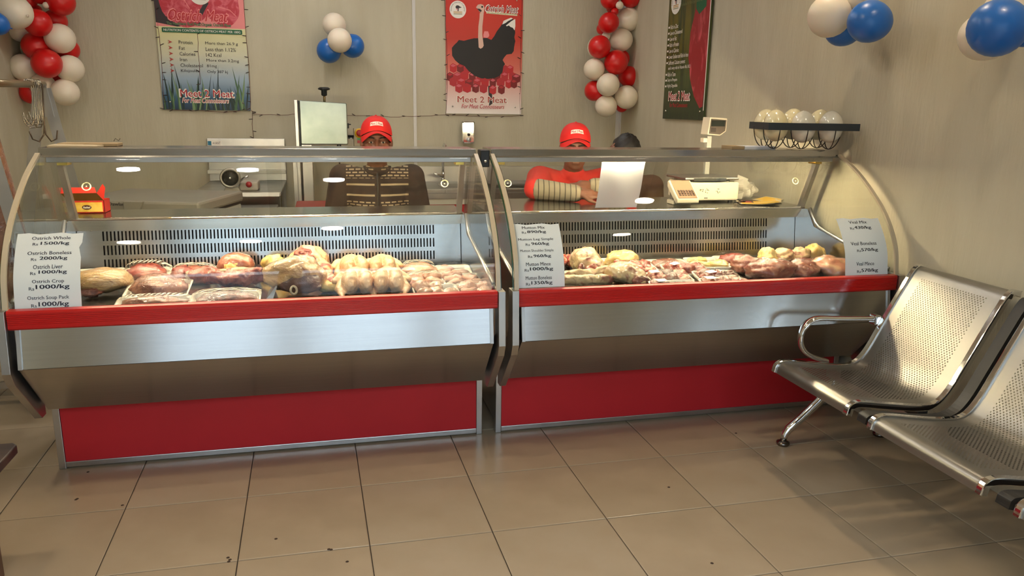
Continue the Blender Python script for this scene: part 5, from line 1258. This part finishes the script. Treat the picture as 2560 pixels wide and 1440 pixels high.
wrap('mutton_haunch', 'thick wrapped mutton leg with a dark red cut end at the front', unite(mb, .006, 5), MM['mutton_fat'], (p.x, p.y, ZD), [('cut_face', lumpmb((p.x + .035, p.y - .068, ZD + .026), (.038, .016, .022), None, 111, .12), MM['dark_meat']), ('fat_speck', lumpmb((p.x + .040, p.y - .080, ZD + .024), (.016, .006, .007), None, 112, .2), MM['mutton_fat'])])
trayp('tray of small red mutton chops with a white sticker, in front of the yellow piece', 1590, 676, .0, .19, .14, MM['chops_meat'], 9, h=.044, sticker=(-.055, -.03, .1), group='film-wrapped mutton trays')
trayp('tray with a flat brown steak at the back of the right counter', 1668, 664, -.05, .20, .13, MM['brown_meat'], 1, h=.038, group='film-wrapped mutton trays')
trayp('tray of red mutton strips with a white sticker at its left corner, middle row', 1712, 676, -.03, .20, .14, [MM['red_meat'], MM['chops_meat']], 8, h=.046, sticker=(-.062, -.02, .5), group='film-wrapped mutton trays')
trayp('tray of dark mutton cubes with a sticker, between the leg and the strips', 1672, 696, -.02, .19, .12, [MM['dark_meat'], MM['chops_meat']], 6, h=.040, sticker=(-.07, .0, .2), group='film-wrapped mutton trays')
trayp('front tray of dark mutton pieces with a white sticker, beside the mutton leg', 1684, 713, -.02, .20, .09, MM['dark_meat'], 4, h=.036, sticker=(-.06, -.01, .15), group='film-wrapped mutton trays')
trayp('tray of yellow chicken pieces at the back, right of the brown steak', 1768, 660, -.12, .20, .14, MM['yellow_fat'], 3, h=.036, group='film-wrapped mutton trays')
trayp('tray of bright red mince at the back, beside the yellow chicken pieces', 1834, 656, -.2, .18, .14, MM['red_meat'], 1, h=.050, group='film-wrapped mutton trays')
trayp('tray of red veal cubes with a sticker, in the middle of the right counter', 1790, 692, -.05, .19, .12, [MM['red_meat'], MM['dark_meat']], 7, h=.044, sticker=(-.045, -.035, .3), group='film-wrapped mutton trays')
trayp('front tray of veal cubes with a sticker, left of the big wrapped veal', 1810, 708, -.05, .20, .10, MM['veal_meat'], 6, h=.038, sticker=(-.07, -.01, .1), group='film-wrapped mutton trays')
def slab(label, u, v, r, rz, seed, mat, film=True):
    p = deck(u, v); t = thing('veal_slab', label, 'meat', (p.x, p.y, ZD), 0, 'wrapped veal slabs')
    part(t, lumpmb((p.x, p.y, ZD + r[2] * .78), r, (0, 0, rz), seed, .18), 'flesh', mat, True)
    part(t, lumpmb((p.x, p.y, ZD + r[2] * .78), (r[0] + .003, r[1] + .003, r[2] + .003), (0, 0, rz), seed, .18), 'film', FILM, True)
slab('wrapped red veal slab with a pale fat edge, behind the front veal', 1868, 684, (.080, .060, .044), -.3, 121, MM['veal_meat'])
slab('biggest wrapped veal slab, at the front with bright film glints', 1925, 700, (.110, .075, .052), -.1, 122, MM['veal_meat'])
slab('wrapped veal slab in front, right of the biggest one', 1998, 696, (.085, .075, .046), .05, 123, MM['veal_meat'])
slab('wrapped pinkish veal slab at the right end, beside the veal price paper', 2078, 690, (.100, .085, .050), .05, 124, pm('veal_pale', hexs(196, 130, 104), .35, coat=.55, noise=((9, 9, 9), hexs(220, 176, 136), .42, .6, 1.6)))
p = deck(1968, 662) - Vector((0, .04, 0)); t = thing('fat_chunks', 'row of yellow fatty veal chunks along the back right of the right counter', 'meat', (p.x, p.y, ZD))
for k, (dx, dy, r, mt) in enumerate(((-.13, .0, (.045, .05, .050), 'yellow_fat'), (-.05, .0, (.055, .05, .050), 'fatty_meat'), (.04, .01, (.055, .05, .050), 'fatty_meat'), (.125, .02, (.055, .05, .054), 'yellow_fat'))):
    part(t, lumpmb((p.x + dx, p.y + dy, ZD + r[2] * .8), r, None, 130 + k, .2), 'chunk', MM[mt], True)
part(t, lumpmb((p.x - .085, p.y - .035, ZD + .030), (.030, .022, .022), None, 137, .2), 'joint_end', MATS['grey_joint'], True)
part(t, lumpmb((p.x + .03, p.y - .045, ZD + .030), (.085, .020, .020), None, 138, .2), 'lean_edge', MM['dark_meat'], True)

# ================================================================== PEOPLE (seated behind the counters)
SKIN = pm('skin_brown', hexs(112, 72, 54), .5, noise=((20, 20, 20), hexs(98, 60, 44), .35, .7), sss=.08)
HAIRM = pm('black_hair', hexs(20, 16, 15), .55, bump=((160, 160, 30), .5, .002))
CAPM = pm('red_cap', hexs(206, 26, 24), .75, bump=((260, 260, 260), .12, .0008))
EYEW = pm('eye_white', hexs(176, 160, 150), .4); EYED = pm('eye_dark', hexs(24, 16, 12), .2)
def jacketmat():
    m, nt, b = nm('patterned_jacket'); N = nt.nodes; L = nt.links; b.inputs['Roughness'].default_value = .9
    tc = N.new('ShaderNodeTexCoord'); sp = N.new('ShaderNodeSeparateXYZ'); L.new(tc.outputs['Object'], sp.inputs[0])
    cb = N.new('ShaderNodeCombineXYZ'); L.new(sp.outputs['X'], cb.inputs[0]); L.new(sp.outputs['Z'], cb.inputs[1])
    br = N.new('ShaderNodeTexBrick'); br.inputs['Scale'].default_value = 1; br.inputs['Brick Width'].default_value = .034; br.inputs['Row Height'].default_value = .0155; br.inputs['Mortar Size'].default_value = .0045
    br.inputs['Color1'].default_value = (1, 1, 1, 1); br.inputs['Color2'].default_value = (1, 1, 1, 1); br.inputs['Mortar'].default_value = (0, 0, 0, 1); L.new(cb.outputs[0], br.inputs[0])
    def rng(sock, a, c):
        p = N.new('ShaderNodeMath'); p.operation = 'GREATER_THAN'; p.inputs[1].default_value = a; L.new(sock, p.inputs[0])
        q = N.new('ShaderNodeMath'); q.operation = 'LESS_THAN'; q.inputs[1].default_value = c; L.new(sock, q.inputs[0])
        r = N.new('ShaderNodeMath'); r.operation = 'MULTIPLY'; L.new(p.outputs[0], r.inputs[0]); L.new(q.outputs[0], r.inputs[1]); return r.outputs[0]
    def op(o, a, c):
        r = N.new('ShaderNodeMath'); r.operation = o; L.new(a, r.inputs[0]); L.new(c, r.inputs[1]); return r.outputs[0]
    dash = op('MULTIPLY', br.outputs['Color'], op('MAXIMUM', rng(sp.outputs['Z'], .985, 1.05), rng(sp.outputs['Z'], .78, .872)))
    line = op('MAXIMUM', rng(sp.outputs['Z'], .948, .958), rng(sp.outputs['Z'], .892, .902))
    ax = N.new('ShaderNodeMath'); ax.operation = 'ABSOLUTE'; L.new(sp.outputs['X'], ax.inputs[0])
    msk = op('MULTIPLY', op('MAXIMUM', dash, line), rng(ax.outputs[0], .016, .165))
    mx = N.new('ShaderNodeMixRGB'); mx.inputs[1].default_value = (*hexs(44, 32, 28), 1); mx.inputs[2].default_value = (*hexs(160, 142, 116), 1)
    L.new(msk, mx.inputs[0]); L.new(mx.outputs[0], b.inputs['Base Color']); return m
def hand(mb, wrist, direc, side, palm_n, r=.0085, curl=.5, L=.085):
    w = Vector(wrist); d = Vector(direc).normalized(); n = Vector(palm_n).normalized(); s_ = d.cross(n).normalized() * side
    capsule(mb, w, .026, w + d * .05, .030)
    for k, (o_, ln) in enumerate(((-.030, .8), (-.010, 1.0), (.010, .95), (.029, .72))):
        b = w + d * .075 + s_ * o_; l = L * ln
        p1 = b + d * (l * .42); p2 = p1 + (d * cos(curl) + n * sin(curl)) * (l * .33); p3 = p2 + (d * cos(curl * 1.9) + n * sin(curl * 1.9)) * (l * .25)
        capsule(mb, w + d * .03 + s_ * o_ * .8, .016, b, .0115, 8); capsule(mb, b, r * 1.1, p1, r, 8); capsule(mb, p1, r, p2, r * .92, 8); capsule(mb, p2, r * .92, p3, r * .8, 8)
    tb = w + d * .025 - s_ * .028
    t1 = tb + (d * .7 - s_ * .7).normalized() * .036 + n * .008; t2 = t1 + (d * .95 - s_ * .15).normalized() * .030 + n * .008
    capsule(mb, tb, .0135, t1, .0105, 8); capsule(mb, t1, .0105, t2, .0085, 8)
def rotpt(p, c, R): return c + R @ (Vector(p) - c)
def person(label, x, y, rz, J, look, cap, mats, hair_full=False):
    """J: joints in local metres, facing -Y; look: (tilt, turn, roll) of the head"""
    t = thing('person', label, 'person', (x, y, 0), rz)
    H = Vector(J['head']); R = Euler(look).to_matrix()
    h = lambda a, b, c: H + R @ Vector((a, b, c))
    b = MB(); cl = MB(); tr = MB()
    sh = [Vector(J['shoulder_r']), Vector(J['shoulder_l'])]; el = [Vector(J['elbow_r']), Vector(J['elbow_l'])]; wr = [Vector(J['wrist_r']), Vector(J['wrist_l'])]
    ne = Vector(J['neck']); ch = Vector(J['chest']); pe = Vector(J['pelvis'])
    # skin body
    b.ell(h(0, .012, .025), (.074, .092, .092), look, 18, 14); b.ell(h(0, -.022, -.052), (.056, .062, .060), look); b.ell(h(0, -.050, -.085), (.030, .030, .024), look)
    capsule(b, h(0, -.078, .028), .008, h(0, -.103, -.022), .013); b.ell(h(0, -.094, -.026), (.019, .014, .011), look)
    b.ell(h(0, -.078, .036), (.050, .014, .009), look)
    b.ell(h(0, -.083, -.056), (.026, .010, .007), look); b.ell(h(0, -.081, -.066), (.024, .010, .007), look)
    for s_ in (-1, 1):
        b.ell(h(s_ * .078, .014, -.004), (.010, .020, .032), look); b.ell(h(s_ * .045, -.060, -.018), (.022, .02, .022), look)
    capsule(b, h(0, .015, -.05), .052, ne, .055); b.ell(ch + Vector((0, .0, .10)), (.165, .098, .12)); capsule(b, ch, .125, pe, .13)
    for s_, e, w in zip(sh, el, wr):
        capsule(b, ch + Vector((0, 0, .13)), .07, s_, .055); capsule(b, s_, .052, e, .040); capsule(b, e, .040, w, .026)
    hand(b, wr[0], J['hand_r'], 1, J['palm_r'], curl=J.get('curl', .5)); hand(b, wr[1], J['hand_l'], -1, J['palm_l'], curl=J.get('curl', .5))
    for s_ in (-1, 1):
        hip = pe + Vector((s_ * .09, -.01, -.005)); kn = Vector((s_ * .125, pe.y - .36, pe.z + .02)); an = Vector((s_ * .12, kn.y + .02, .085))
        capsule(b, hip, .085, kn, .052); capsule(b, kn, .050, an, .034); capsule(b, an, .034, an + Vector((0, -.11, -.045)), .028)
        capsule(tr, hip, .097, kn, .064); capsule(tr, kn, .062, an + Vector((0, 0, .02)), .052)
        so = MB(); so.ell(an + Vector((0, -.04, -.042)), (.045, .115, .043)); 
        part2(t, unite(so, .008, 3), 'shoe', BLACKPL)
    capsule(tr, pe + Vector((-.03, 0, .06)), .13, pe + Vector((.03, 0, .0)), .13)
    part2(t, unite(b, .006, 3), 'body', SKIN)
    part2(t, unite(tr, .012, 4), 'trousers', pm('dark_trousers', hexs(46, 44, 48), .85))
    # top
    cl.ell(ch + Vector((0, .0, .10)), (.188, .120, .135)); capsule(cl, ch + Vector((0, 0, .02)), .150, pe + Vector((0, 0, .02)), .150)
    capsule(cl, ch + Vector((0, .01, .15)), .085, ne + Vector((0, .006, -.030)), .064)
    for i, (s_, e, w) in enumerate(zip(sh, el, wr)):
        capsule(cl, ch + Vector((0, 0, .13)), .088, s_, .075); capsule(cl, s_, .073, e, .058)
        if J.get('long'): capsule(cl, e, .058, w - (w - e) * .06, .042)
        else: capsule(cl, e, .058, e + (w - e) * .10, .052)
    part2(t, unite(cl, .009, 5), 'jacket' if J.get('long') else 'shirt', mats['top'])
    if J.get('long'):
        rows = [[(ne.x + (.066 + .010 * q) * cos(a), ne.y + .004 + (.066 + .012 * q) * sin(a), ne.z - .070 + .060 * q - .020 * max(0, -sin(a)) * q) for a in [2 * pi * k / 24 for k in range(24)]] for q in (0, .5, 1)]
        inn = [[(p[0] * .93 + ne.x * .07, p[1] * .93 + ne.y * .07, p[2]) for p in r] for r in rows[::-1]]
        part2(t, MB().grid(rows + inn, closed=True), 'collar', pm('jacket_dark', hexs(40, 30, 27), .9))
        part2(t, MB().tube([(0, ch.y - .150 + .03 * abs(f - .45), ch.z - .12 + .34 * f) for f in (0, .2, .4, .6, .8, 1)], .006, 6), 'zip', pm('zip_dark', hexs(24, 20, 20), .5))
    if 'sleeve' in mats:
        for e, w in zip(el, wr):
            sl = MB(); capsule(sl, e + (w - e) * .08, .056, e + (w - e) * .9, .044); part2(t, unite(sl, .007, 3), 'sleeve', mats['sleeve'])
    # face
    for s_ in (-1, 1):
        c = h(s_ * .031, -.080, .006)
        ew = MB().ell(c, (.0125, .008, .0056), look, 12, 8); e1 = part2(t, ew, 'eye', EYEW)
        MB().ell(h(s_ * .031, -.0868, .006), (.0060, .003, .0056), look, 12, 8).build('iris', EYED, e1, True, local=True)
        lid = MB().tube([h(s_ * .031 + a, -.0865 + abs(a) * .35, .013 - 18 * a * a) for a in (-.014, -.008, 0, .008, .014)], .0028, 6); part2(t, lid, 'eyelid', SKIN)
        br = MB().tube([h(s_ * (.014 + .036 * k / 4), -.092 + .012 * (k / 4) ** 2, .026 + .006 * sin(pi * k / 5)) for k in range(5)], [.003, .0042, .0045, .0038, .002], 6); part2(t, br, 'eyebrow', HAIRM)
    hr = MB()
    if hair_full:
        rows = []
        for i in range(15):
            th = .02 + 1.85 * i / 14; r_ = []
            for k in range(28):
                ph = 2 * pi * k / 28; front = max(0, -sin(ph)); t_ = th * (1 - .34 * front)
                w = 1 + .035 * sin(7 * ph + i * .9) + .02 * sin(13 * ph - i)
                r_.append(h(.087 * w * sin(t_) * cos(ph), .016 + .106 * w * sin(t_) * sin(ph), .030 + .108 * w * cos(t_)))
            rows.append(r_)
        hr.grid(rows, closed=True)
    else:
        rows = []
        for i in range(8):
            th = 1.15 + .95 * i / 7; r_ = []
            for k in range(25):
                ph = -.50 + (pi + 1.0) * k / 24; side_ = abs(cos(ph)) ** 3; t_ = min(th, 1.75 + .35 * (1 - side_))
                r_.append(h(.079 * sin(t_) * cos(ph), .012 + .098 * sin(t_) * sin(ph), .025 + .098 * cos(t_)))
            rows.append(r_)
        hr.grid(rows)
    part2(t, hr, 'hair', HAIRM)
    if cap:
        def capz(ph): return .030 + .034 * max(0, -sin(ph)) ** 2
        rows = []
        for i in range(12):
            th = .02 + 1.53 * i / 11; rows.append([h(.0845 * sin(th) ** .9 * cos(2 * pi * k / 28), .012 + .103 * sin(th) ** .9 * sin(2 * pi * k / 28), capz(2 * pi * k / 28) + (.142 - capz(2 * pi * k / 28)) * cos(th) ** .8) for k in range(28)])
        cp = part2(t, MB().grid(rows, closed=True).add([rows[0][k] for k in range(28)], [tuple(range(28))]), 'cap', CAPM)
        MB().ell(h(0, .012, .1425), (.006, .006, .004), look, 10, 6).build('cap_button', CAPM, cp, True, local=True)
        bro = []
        for i in range(6):
            f = i / 5
            bro.append([h(.083 * cos(a) * (1 - .05 * f), .012 + .103 * sin(a) - .058 * f * sin(a - pi), .066 - .006 * f - (.036 + .020 * f) * abs(cos(a)) ** 1.7) for a in [pi + pi * k / 20 for k in range(21)]])
        bo = MB().grid(bro); low = [[p - R @ Vector((0, 0, .004)) for p in r] for r in bro]; bo.grid(low)
        bo.add(bro[-1] + low[-1], [(k, k + 1, 22 + k, 21 + k) for k in range(20)])
        bo.build('cap_brim', CAPM, cp, True, local=True)
        def fcap(a, c, hh):
            ph = -pi / 2 + a / .098; z = .064 + .040 + c; th = math.acos(min(1, max(0, ((z - .064) / .078)) ** 1.25)); q = 1.012 + hh * 8
            return h(.0845 * q * sin(th) ** .9 * cos(ph), .012 + .103 * q * sin(th) ** .9 * sin(ph), z)
        pr = Print(fcap, .0008)
        def bow(a, c): return a, c - 3.2 * a * a
        for i in range(10):
            xa, xb = -.041 + .082 * i / 10, -.041 + .082 * (i + 1) / 10
            pr.poly([bow(xa, -.010), bow(xb, -.010), bow(xb, .009), bow(xa, .009)], 1, 'p_pink' if False else 'p_white', 'cap_patch')
        pr.text('Meet 2 Meat', 0, 0, .074, .013, 2.2, 'p_brick', 'cap_lettering', bold=.02, fn=bow)
        for (mt, n), mb in pr.d.items(): mb.build(n, MATS[mt], cp, local=True, fix=False)
    return t
def part2(t, mb, n, mat): return mb.build(n, mat, t, True, local=True)
def stool(x, y, label):
    t = thing('stool', label, 'stool', (x, y, 0))
    part(t, MB().lathe([(.0, .345), (.15, .345), (.16, .355), (.16, .365), (.15, .372), (0, .372)], (x, y, 0), 24), 'seat', BLACKPL, True)
    for a in (.8, 2.4, 3.9, 5.5): part(t, MB().tube([(x + .10 * cos(a), y + .10 * sin(a), .35), (x + .17 * cos(a), y + .17 * sin(a), 0)], .012, 8), 'leg', STEELV, True)
J1 = dict(head=(0, .0, 1.172), neck=(0, .045, 1.055), chest=(0, .06, .80), pelvis=(0, .10, .50), shoulder_r=(-.185, .05, .985), shoulder_l=(.185, .05, .985),
          elbow_r=(-.245, .03, .73), elbow_l=(.245, .03, .73), wrist_r=(-.15, -.17, .66), wrist_l=(.15, -.17, .66), hand_r=(.35, -.9, -.1), hand_l=(-.35, -.9, -.1), palm_r=(0, 0, -1), palm_l=(0, 0, -1), long=True)
person('man in a red cap and patterned brown jacket, peering over the left counter', .985, 1.58, -.06, J1, (.0, 0, .03), True, dict(top=jacketmat()))
J2 = dict(head=(0, -.15, 1.152), neck=(0, -.085, 1.045), chest=(0, -.02, .79), pelvis=(0, .10, .50), shoulder_r=(-.185, -.10, .985), shoulder_l=(.185, -.10, .985),
          elbow_r=(-.225, -.42, .962), elbow_l=(.25, -.40, .962), wrist_r=(-.005, -.525, .952), wrist_l=(.06, -.44, .985), hand_r=(1, -.12, -.05), hand_l=(-1, -.2, .0), palm_r=(0, .3, -1), palm_l=(0, .2, -1), curl=.35)
SLV = pm('knit_sleeve', hexs(126, 116, 98), .9, noise=((4, 4, 4), hexs(112, 102, 86), .4, .6))
m_, nt = SLV, SLV.node_tree
wv = nt.nodes.new('ShaderNodeTexWave'); wv.inputs['Scale'].default_value = 12; wv.inputs['Distortion'].default_value = .4; tc = nt.nodes.new('ShaderNodeTexCoord'); nt.links.new(tc.outputs['Object'], wv.inputs['Vector'])
cr = nt.nodes.new('ShaderNodeValToRGB'); cr.color_ramp.elements[0].position = .04; cr.color_ramp.elements[1].position = .12; cr.color_ramp.elements[0].color = (*hexs(60, 54, 46), 1); cr.color_ramp.elements[1].color = (*hexs(134, 124, 106), 1)
nt.links.new(wv.outputs['Fac'], cr.inputs[0]); nt.links.new(cr.outputs[0], nt.nodes['Principled BSDF'].inputs['Base Color'])
person('man in a red cap and red shirt, leaning his forearms on the right worktop', 2.065, 1.52, -.22, J2, (.06, 0, .0), True, dict(top=pm('red_shirt', hexs(190, 40, 34), .85), sleeve=SLV))
J3 = dict(head=(0, -.07, 1.09), neck=(0, .01, .985), chest=(0, .05, .75), pelvis=(0, .12, .50), shoulder_r=(-.175, .02, .915), shoulder_l=(.175, .02, .915),
          elbow_r=(-.20, -.26, .90), elbow_l=(.19, -.12, .72), wrist_r=(-.112, -.11, 1.02), wrist_l=(.08, -.26, .64), hand_r=(.16, .10, 1), hand_l=(-1, -.15, 0), palm_r=(.9, .2, -.1), palm_l=(0, 0, -1), curl=.3)
person('person with black hair resting head on a hand, behind the hanging white sheet', 2.455, 1.72, -.30, J3, (.30, .12, .15), False, dict(top=pm('dark_shirt', hexs(96, 70, 58), .9)), hair_full=True)
stool(.985, 1.70, 'low round stool under the man in the brown jacket'); stool(2.09, 1.66, 'low round stool under the man in the red shirt'); stool(2.53, 1.80, 'low round stool under the black-haired person')

# ================================================================== WAITING BENCH
def meshholes():
    m, nt, b = nm('perforated_silver'); N = nt.nodes; L = nt.links
    b.inputs['Base Color'].default_value = (*hexs(142, 139, 133), 1); b.inputs['Metallic'].default_value = .85; b.inputs['Roughness'].default_value = .33
    uv = N.new('ShaderNodeUVMap'); sp = N.new('ShaderNodeSeparateXYZ'); L.new(uv.outputs[0], sp.inputs[0])
    P, Q = .0135, .0135 * 1.2
    def mth(o, a, v=None, c=None):
        r = N.new('ShaderNodeMath'); r.operation = o
        for i, q in enumerate((a, v, c)):
            if q is None: continue
            if isinstance(q, (int, float)): r.inputs[i].default_value = q
            else: L.new(q, r.inputs[i])
        return r.outputs[0]
    def lat(du, dv):
        a = mth('SUBTRACT', mth('MODULO', mth('ADD', sp.outputs[0], 1 + du), P), P / 2); c = mth('SUBTRACT', mth('MODULO', mth('ADD', sp.outputs[1], 1 + dv), Q), Q / 2)
        return mth('ADD', mth('MULTIPLY', a, a), mth('MULTIPLY', c, c))
    hole = mth('LESS_THAN', mth('MINIMUM', lat(0, 0), lat(P / 2, Q / 2)), .0027 ** 2)
    inside = mth('MULTIPLY', mth('MULTIPLY', mth('GREATER_THAN', sp.outputs[0], .065), mth('LESS_THAN', sp.outputs[0], .395)), mth('MULTIPLY', mth('GREATER_THAN', sp.outputs[1], .085), mth('LESS_THAN', sp.outputs[1], .80)))
    tr = N.new('ShaderNodeBsdfTransparent'); mx = N.new('ShaderNodeMixShader')
    L.new(mth('MULTIPLY', hole, inside), mx.inputs[0]); L.new(b.outputs[0], mx.inputs[1]); L.new(tr.outputs[0], mx.inputs[2]); L.new(mx.outputs[0], N['Material Output'].inputs[0])
    return m
BP = spline([(2.402, .372), (2.412, .402), (2.45, .412), (2.56, .396), (2.68, .380), (2.755, .385), (2.805, .430), (2.86, .53), (2.92, .645), (2.975, .745), (3.005, .775), (3.035, .772)], 5)
ARC = [0.]
for a, b in zip(BP, BP[1:]): ARC.append(ARC[-1] + (b - a).length)
t = thing('waiting_bench', 'silver perforated-metal waiting bench with chrome rims along the right wall', 'bench', (2.75, -.9, 0))
SHELL = meshholes()
def bandx(y0, y1, d0, d1):
    out = []
    for i, p in enumerate(BP):
        tg = (BP[min(i + 1, len(BP) - 1)] - BP[max(i - 1, 0)]).normalized(); n = Vector((-tg.y, tg.x))
        out.append([(p.x + n.x * d0, y0, p.y + n.y * d0), (p.x + n.x * d0, y1, p.y + n.y * d0), (p.x + n.x * d1, y1, p.y + n.y * d1), (p.x + n.x * d1, y0, p.y + n.y * d1)])
    mb = MB().grid(out, closed=True); mb.add(out[0], [(0, 1, 2, 3)]); mb.add(out[-1], [(3, 2, 1, 0)]); return mb
for k in range(4):
    ya = -.090 - .558 * k; yb = ya - .460
    st = MB()
    rows = [[(p.x, ya - .012 - (.460 - .024) * j / 8, p.y) for j in range(9)] for p in BP]; st.grid(rows)
    o = part(t, st, 'seat', SHELL, True); ul = o.data.uv_layers.new(name='uv')
    off = wloc(t)
    for lp in o.data.loops:
        vi = lp.vertex_index; i, j = divmod(vi, 9); ul.data[lp.index].uv = (.46 * j / 8, ARC[i])
    for y0, y1 in ((ya, ya - .022), (yb + .022, yb)):
        part(t, bandx(y0, y1, -.016, .007), 'chrome_rim', CHROME, bv=.003)
    part(t, MB().box(2.70, 2.74, yb + .02, ya - .02, .33, .372), 'seat_bracket', BLACKPL)
    if k < 3: part(t, bandx(yb - .028, yb - .070, -.03, -.012), 'spacer', pm('bench_black', hexs(26, 24, 24), .5))
part(t, MB().box(2.735, 2.80, -2.36, .03, .285, .335), 'beam', STEELV, bv=.004)
FOOTM = pm('worn_chrome', hexs(120, 112, 104), .25, 1.)
for y in (.005, -2.30):
    part(t, MB().tube([(2.548, y, .020), (2.552, y, .045), (2.570, y, .072), (2.62, y, .11), (2.70, y, .185), (2.76, y, .262), (2.77, y, .30)], [.014, .015, .017, .018, .019, .02, .02], 12), 'leg', CHROME, True)
    part(t, MB().tube([(3.02, y, .020), (3.015, y, .05), (2.98, y, .09), (2.90, y, .16), (2.80, y, .25), (2.78, y, .30)], [.014, .015, .017, .018, .019, .02], 12), 'leg', CHROME, True)
    for x in (2.548, 3.02): part(t, MB().lathe([(0, 0), (.024, 0), (.028, .006), (.027, .014), (.015, .020), (0, .021)], (x, y, 0), 18), 'foot', FOOTM, True)
# arm rest loops
def loop(y):
    P = spline([(2.86, .558), (2.78, .561), (2.68, .566), (2.59, .570), (2.545, .545), (2.528, .495), (2.545, .445), (2.59, .412), (2.66, .388)], 5)
    rows = []
    for i, p in enumerate(P):
        tg = (P[min(i + 1, len(P) - 1)] - P[max(i - 1, 0)]).normalized(); n = Vector((-tg.y, tg.x)); w = .020 if i < 22 else .016
        th = .010
        rows.append([(p.x + n.x * th * sin(a), y + w * cos(a), p.y + n.y * th * sin(a)) for a in [2 * pi * q / 12 for q in range(12)]])
    mb = MB().grid(rows, closed=True); mb.add(rows[0], [tuple(range(12))]); mb.add(rows[-1], [tuple(range(12))]); return mb
for y in (-.066, -2.30): part(t, loop(y), 'arm_rest', CHROME, True)
part(t, MB().box(2.845, 2.875, -.092, -.05, .535, .575), 'arm_joint', CHROME, bv=.006)

# ================================================================== TABLE CORNER, LOW CABINET
t = thing('low_table', 'dark wooden low table, only its corner showing at the left photo edge', 'table', (-.55, -.62, 0))
WOODD = pm('dark_wood', hexs(58, 44, 40), .4, noise=((3, 30, 30), hexs(44, 34, 32), .4, .6))
part(t, MB().prism([(-.86, -.94), (-.178, -.94), (-.178, -.318), (-.192, -.300), (-.86, -.300)], 2, .372, .40), 'table_top', WOODD, bv=.004)
for x in (-.83, -.295):
    for y in (-.90, -.385): part(t, MB().box(x, x + .045, y, y + .045, 0, .372), 'leg', pm('mid_wood', hexs(104, 76, 58), .5))
t = thing('low_cabinet', 'low steel cabinet with a dark gap below, behind the left end bracket', 'cabinet', (-.80, 1.22, 0))
part(t, MB().box(-1.24, -.42, 1.02, 1.44, .30, .56), 'body', STEELV, bv=.004)
part(t, MB().box(-1.25, -.41, 1.00, 1.46, .56, .585), 'top', STEELV, bv=.003)
part(t, MB().box(-1.23, -.83, 1.008, 1.02, .31, .55), 'door', STEELV, bv=.003); part(t, MB().box(-.82, -.43, 1.008, 1.02, .31, .55), 'door', STEELV, bv=.003)
for x in (-1.22, -.48):
    for y in (1.04, 1.38): part(t, MB().box(x, x + .03, y, y + .03, 0, .30), 'leg', STEELV)
part(t, MB().box(-1.22, -.44, 1.05, 1.075, .10, .13), 'foot_rail', STEELV)
